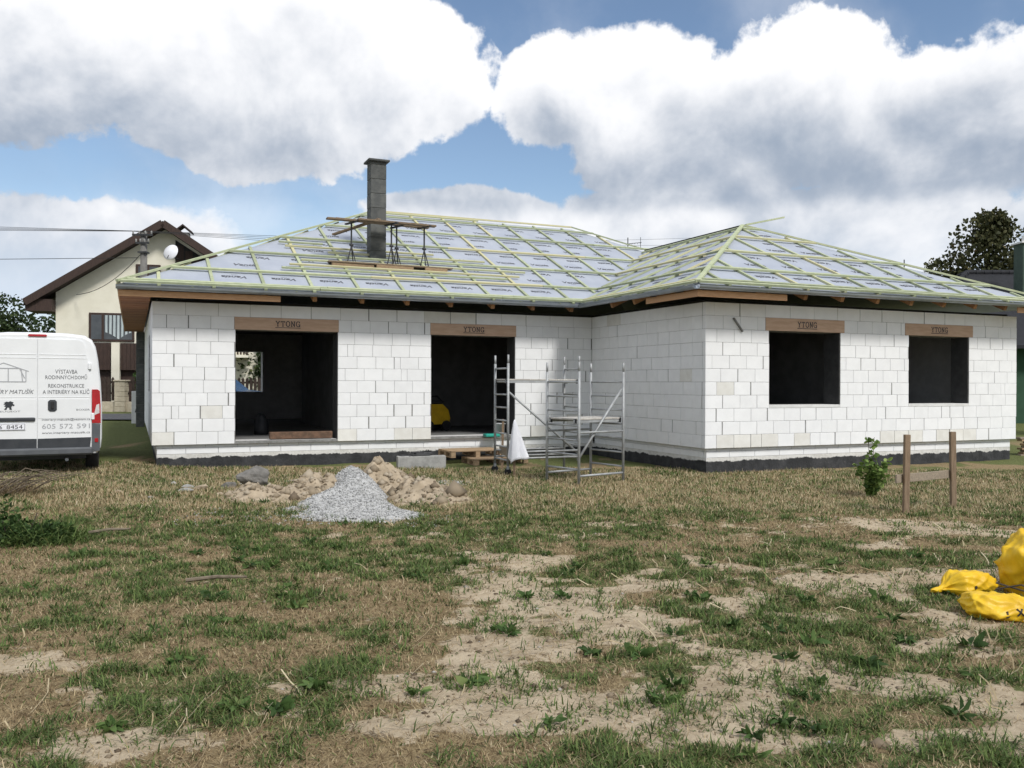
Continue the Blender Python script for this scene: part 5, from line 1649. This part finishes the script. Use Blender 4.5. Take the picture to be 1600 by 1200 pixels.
for s in (-1, 1):
    MB().prism([(-1.55, 1.0), (1.0, 1.0), (.55, 1.34), (-.2, 1.41), (-1.08, 1.36)], s * .70 - .03, s * .70 + .03, lambda x, z, h: (x, h, z)).build('side_glass', m_glass, car)
    for x in (-1.3, 1.28):
        MB().lathe([(.12, -.09), (.29, -.10), (.31, 0), (.29, .10), (.12, .09)], (x, s * .72, .31), 18, Matrix.Rotation(math.pi / 2, 3, 'X')).build('wheel', m_rubber, car)

# right-hand neighbour: dark hipped roof, green chimney
m_slate_r = pmat('dark_roof_tiles', (.018, .019, .024), (.012, .013, .016), 6, .85, .4, 14)
m_greenw = pmat('green_render', (.035, .085, .05), (.028, .07, .04), 3, .9)
m_greench = pmat('green_chimney', (.055, .085, .065), (.045, .07, .055), 6, .85, .2, 40)
rn = thing('hipped_house', 'neighbouring house with dark tiled hip roof and green chimney', 'house', (13.6, 31.0, g1(18, 33)))
rz0 = g1(18, 33); eh, rh = 3.1 - rz0, 6.30 - rz0
MB().box((9.5, 5.2, (eh - .4) / 2), (17.8, 9.0, eh + .4)).build('wall', m_greenw, rn)
hp = [(0, 0, eh), (19, 0, eh), (19, 10.4, eh), (0, 10.4, eh), (5.2, 5.2, rh), (13.8, 5.2, rh)]
for f in ((0, 1, 5, 4), (1, 2, 5), (2, 3, 4, 5), (3, 0, 4)):
    P = [Vector(hp[i]) for i in f]; mb = MB(); n = len(P)
    mb.faces(P + [p - Vector((0, 0, .12)) for p in P], [list(range(n)), list(range(n, 2 * n))[::-1]] + [(i, (i + 1) % n, n + (i + 1) % n, n + i) for i in range(n)])
    so = mb.build('roof_slope', m_slate_r, rn)
for a, b in ((0, 4), (3, 4), (1, 5), (2, 5), (4, 5)):
    P, Q = Vector(hp[a]), Vector(hp[b]); L = (Q - P).length; k = 0; d = (Q - P).normalized()
    while k < L - .1:
        e = min(L, k + .36); MB().tube([P + d * k + Vector((0, 0, .02)), P + d * e + Vector((0, 0, .035))], [.12, .10], 8).build('ridge_tile', m_slate_r, so); k += .34
gc = MB().box((6.35, 3.0, rh - .25), (.62, .62, 2.2), None, .01).build('chimney', m_greench, rn)
MB().box((6.35, 3.0, rh + .88), (.78, .78, .07), None, .01).build('cap', m_render, gc)
MB().lathe([(.16, 0), (.15, .25), (.17, .27)], (6.35, 3.0, rh + .91), 12).build('flue', m_render, gc)
MB().tube([(2.6, 5.2, rh - 2.0), (2.6, 5.2, rh + .55)], .022, 6).build('mast', m_dark, rn)
# board pile at the right edge
for k in range(9):
    z = .04 + k * .05; a = random.uniform(-.15, .15); x0 = 12.0 + random.uniform(-.12, .12)
    MB().bar((x0, 20.6, z + .0), (x0 + 2.2, 20.6 + a + .5, z), .16, .042, (0, 0, 1), .003).build('pile_board', m_pallet if k % 2 else m_plank, label='loose board in the timber stack beyond the wing', cat='board', group='boards stacked beyond the wing')
an = thing('tv_antenna', 'thin television antenna mast rising behind the battened roof', 'antenna', (5.27, 40, g1(5.27, 40)))
az0 = 8.35 - g1(5.27, 40)
MB().tube([(0, 0, -.2), (0, 0, az0)], .022, 6).build('mast', m_dark, an)
MB().tube([(-.1, 0, az0 - .30), (.62, 0, az0 - .22)], .013, 6).build('boom', m_dark, an)
for k in range(6): MB().tube([(-.06 + k * .13, -.22, az0 - .30 + .011 * k), (-.06 + k * .13, .22, az0 - .30 + .011 * k)], .007, 5).build('element', m_dark, an)
MB().tube([(.58, 0, az0 - .45), (.58, 0, az0 + .02)], .012, 5).build('reflector_bar', m_dark, an)
# trees
tree('tall dark broadleaf tree rising behind the dark tiled roof', (29.3, 54, .4), 12.3, 4.2,
     [(0, 0, 9.3, 2.4, 2.2, 2.6), (-1.9, .3, 7.6, 2.2, 1.8, 1.9), (1.7, -.2, 7.8, 2.3, 1.9, 2.0), (-3.2, 0, 5.6, 1.9, 1.4, 1.4), (-.3, -.5, 6.0, 2.4, 2, 1.6), (2.6, .2, 6.0, 1.6, 1.6, 1.7), (.2, 0, 10.8, 1.2, 1.2, 1.3), (-4.2, 0, 4.4, 1.0, 1, .8), (3.6, 0, 7.6, 1.1, 1.1, 1.0)], m_leaf_d, 21000, .23, 3)
tree('rounded green tree beyond the van roof', (-35.0, 60, .4), 7.4, 2.4, [(0, 0, 5.6, 2.2, 2.2, 1.7), (1.1, 0, 4.6, 1.7, 1.7, 1.4), (-1.5, 0, 4.8, 1.7, 1.7, 1.4), (.3, 0, 3.4, 2.4, 2, 1.0)], m_leaf_t, 5200, .22, 5)
tree('low green tree beside the brown eave of the gabled house', (-30.2, 58, .4), 6.0, 1.8, [(0, 0, 4.6, 1.6, 1.6, 1.3), (1.3, 0, 3.9, 1.4, 1.4, 1.2), (-1.2, 0, 3.6, 1.3, 1.3, 1.1), (.3, 0, 2.8, 2.1, 1.8, .9)], m_leaf_t, 4600, .20, 6)
tree('small green tree behind the picket fence near the gate pillar', (-15.35, 36.6, .4), 2.0, .5, [(0, 0, 1.3, .55, .5, .65), (.25, 0, .8, .5, .5, .5)], m_leaf, 1500, .11, 7, trunk_r=.05)
tree('leafy tree right of the cream balcony seen through the house', (-10.9, 39.5, .4), 5.5, 1.2, [(0, 0, 3.6, 1.6, 1.4, 1.6), (.9, 0, 2.4, 1.4, 1.3, 1.2), (-.5, 0, 2.0, 1.2, 1.2, 1.0)], m_leaf_t, 3000, .18, 8)
tree('dark bushy tree beyond the right end of the wing', (17.0, 26.0, .2), 3.2, .8, [(0, 0, 2.0, 1.2, 1.0, 1.2), (1.2, 0, 1.6, 1.2, 1.0, 1.1)], m_leaf_t, 2600, .14, 9, trunk_r=.08)
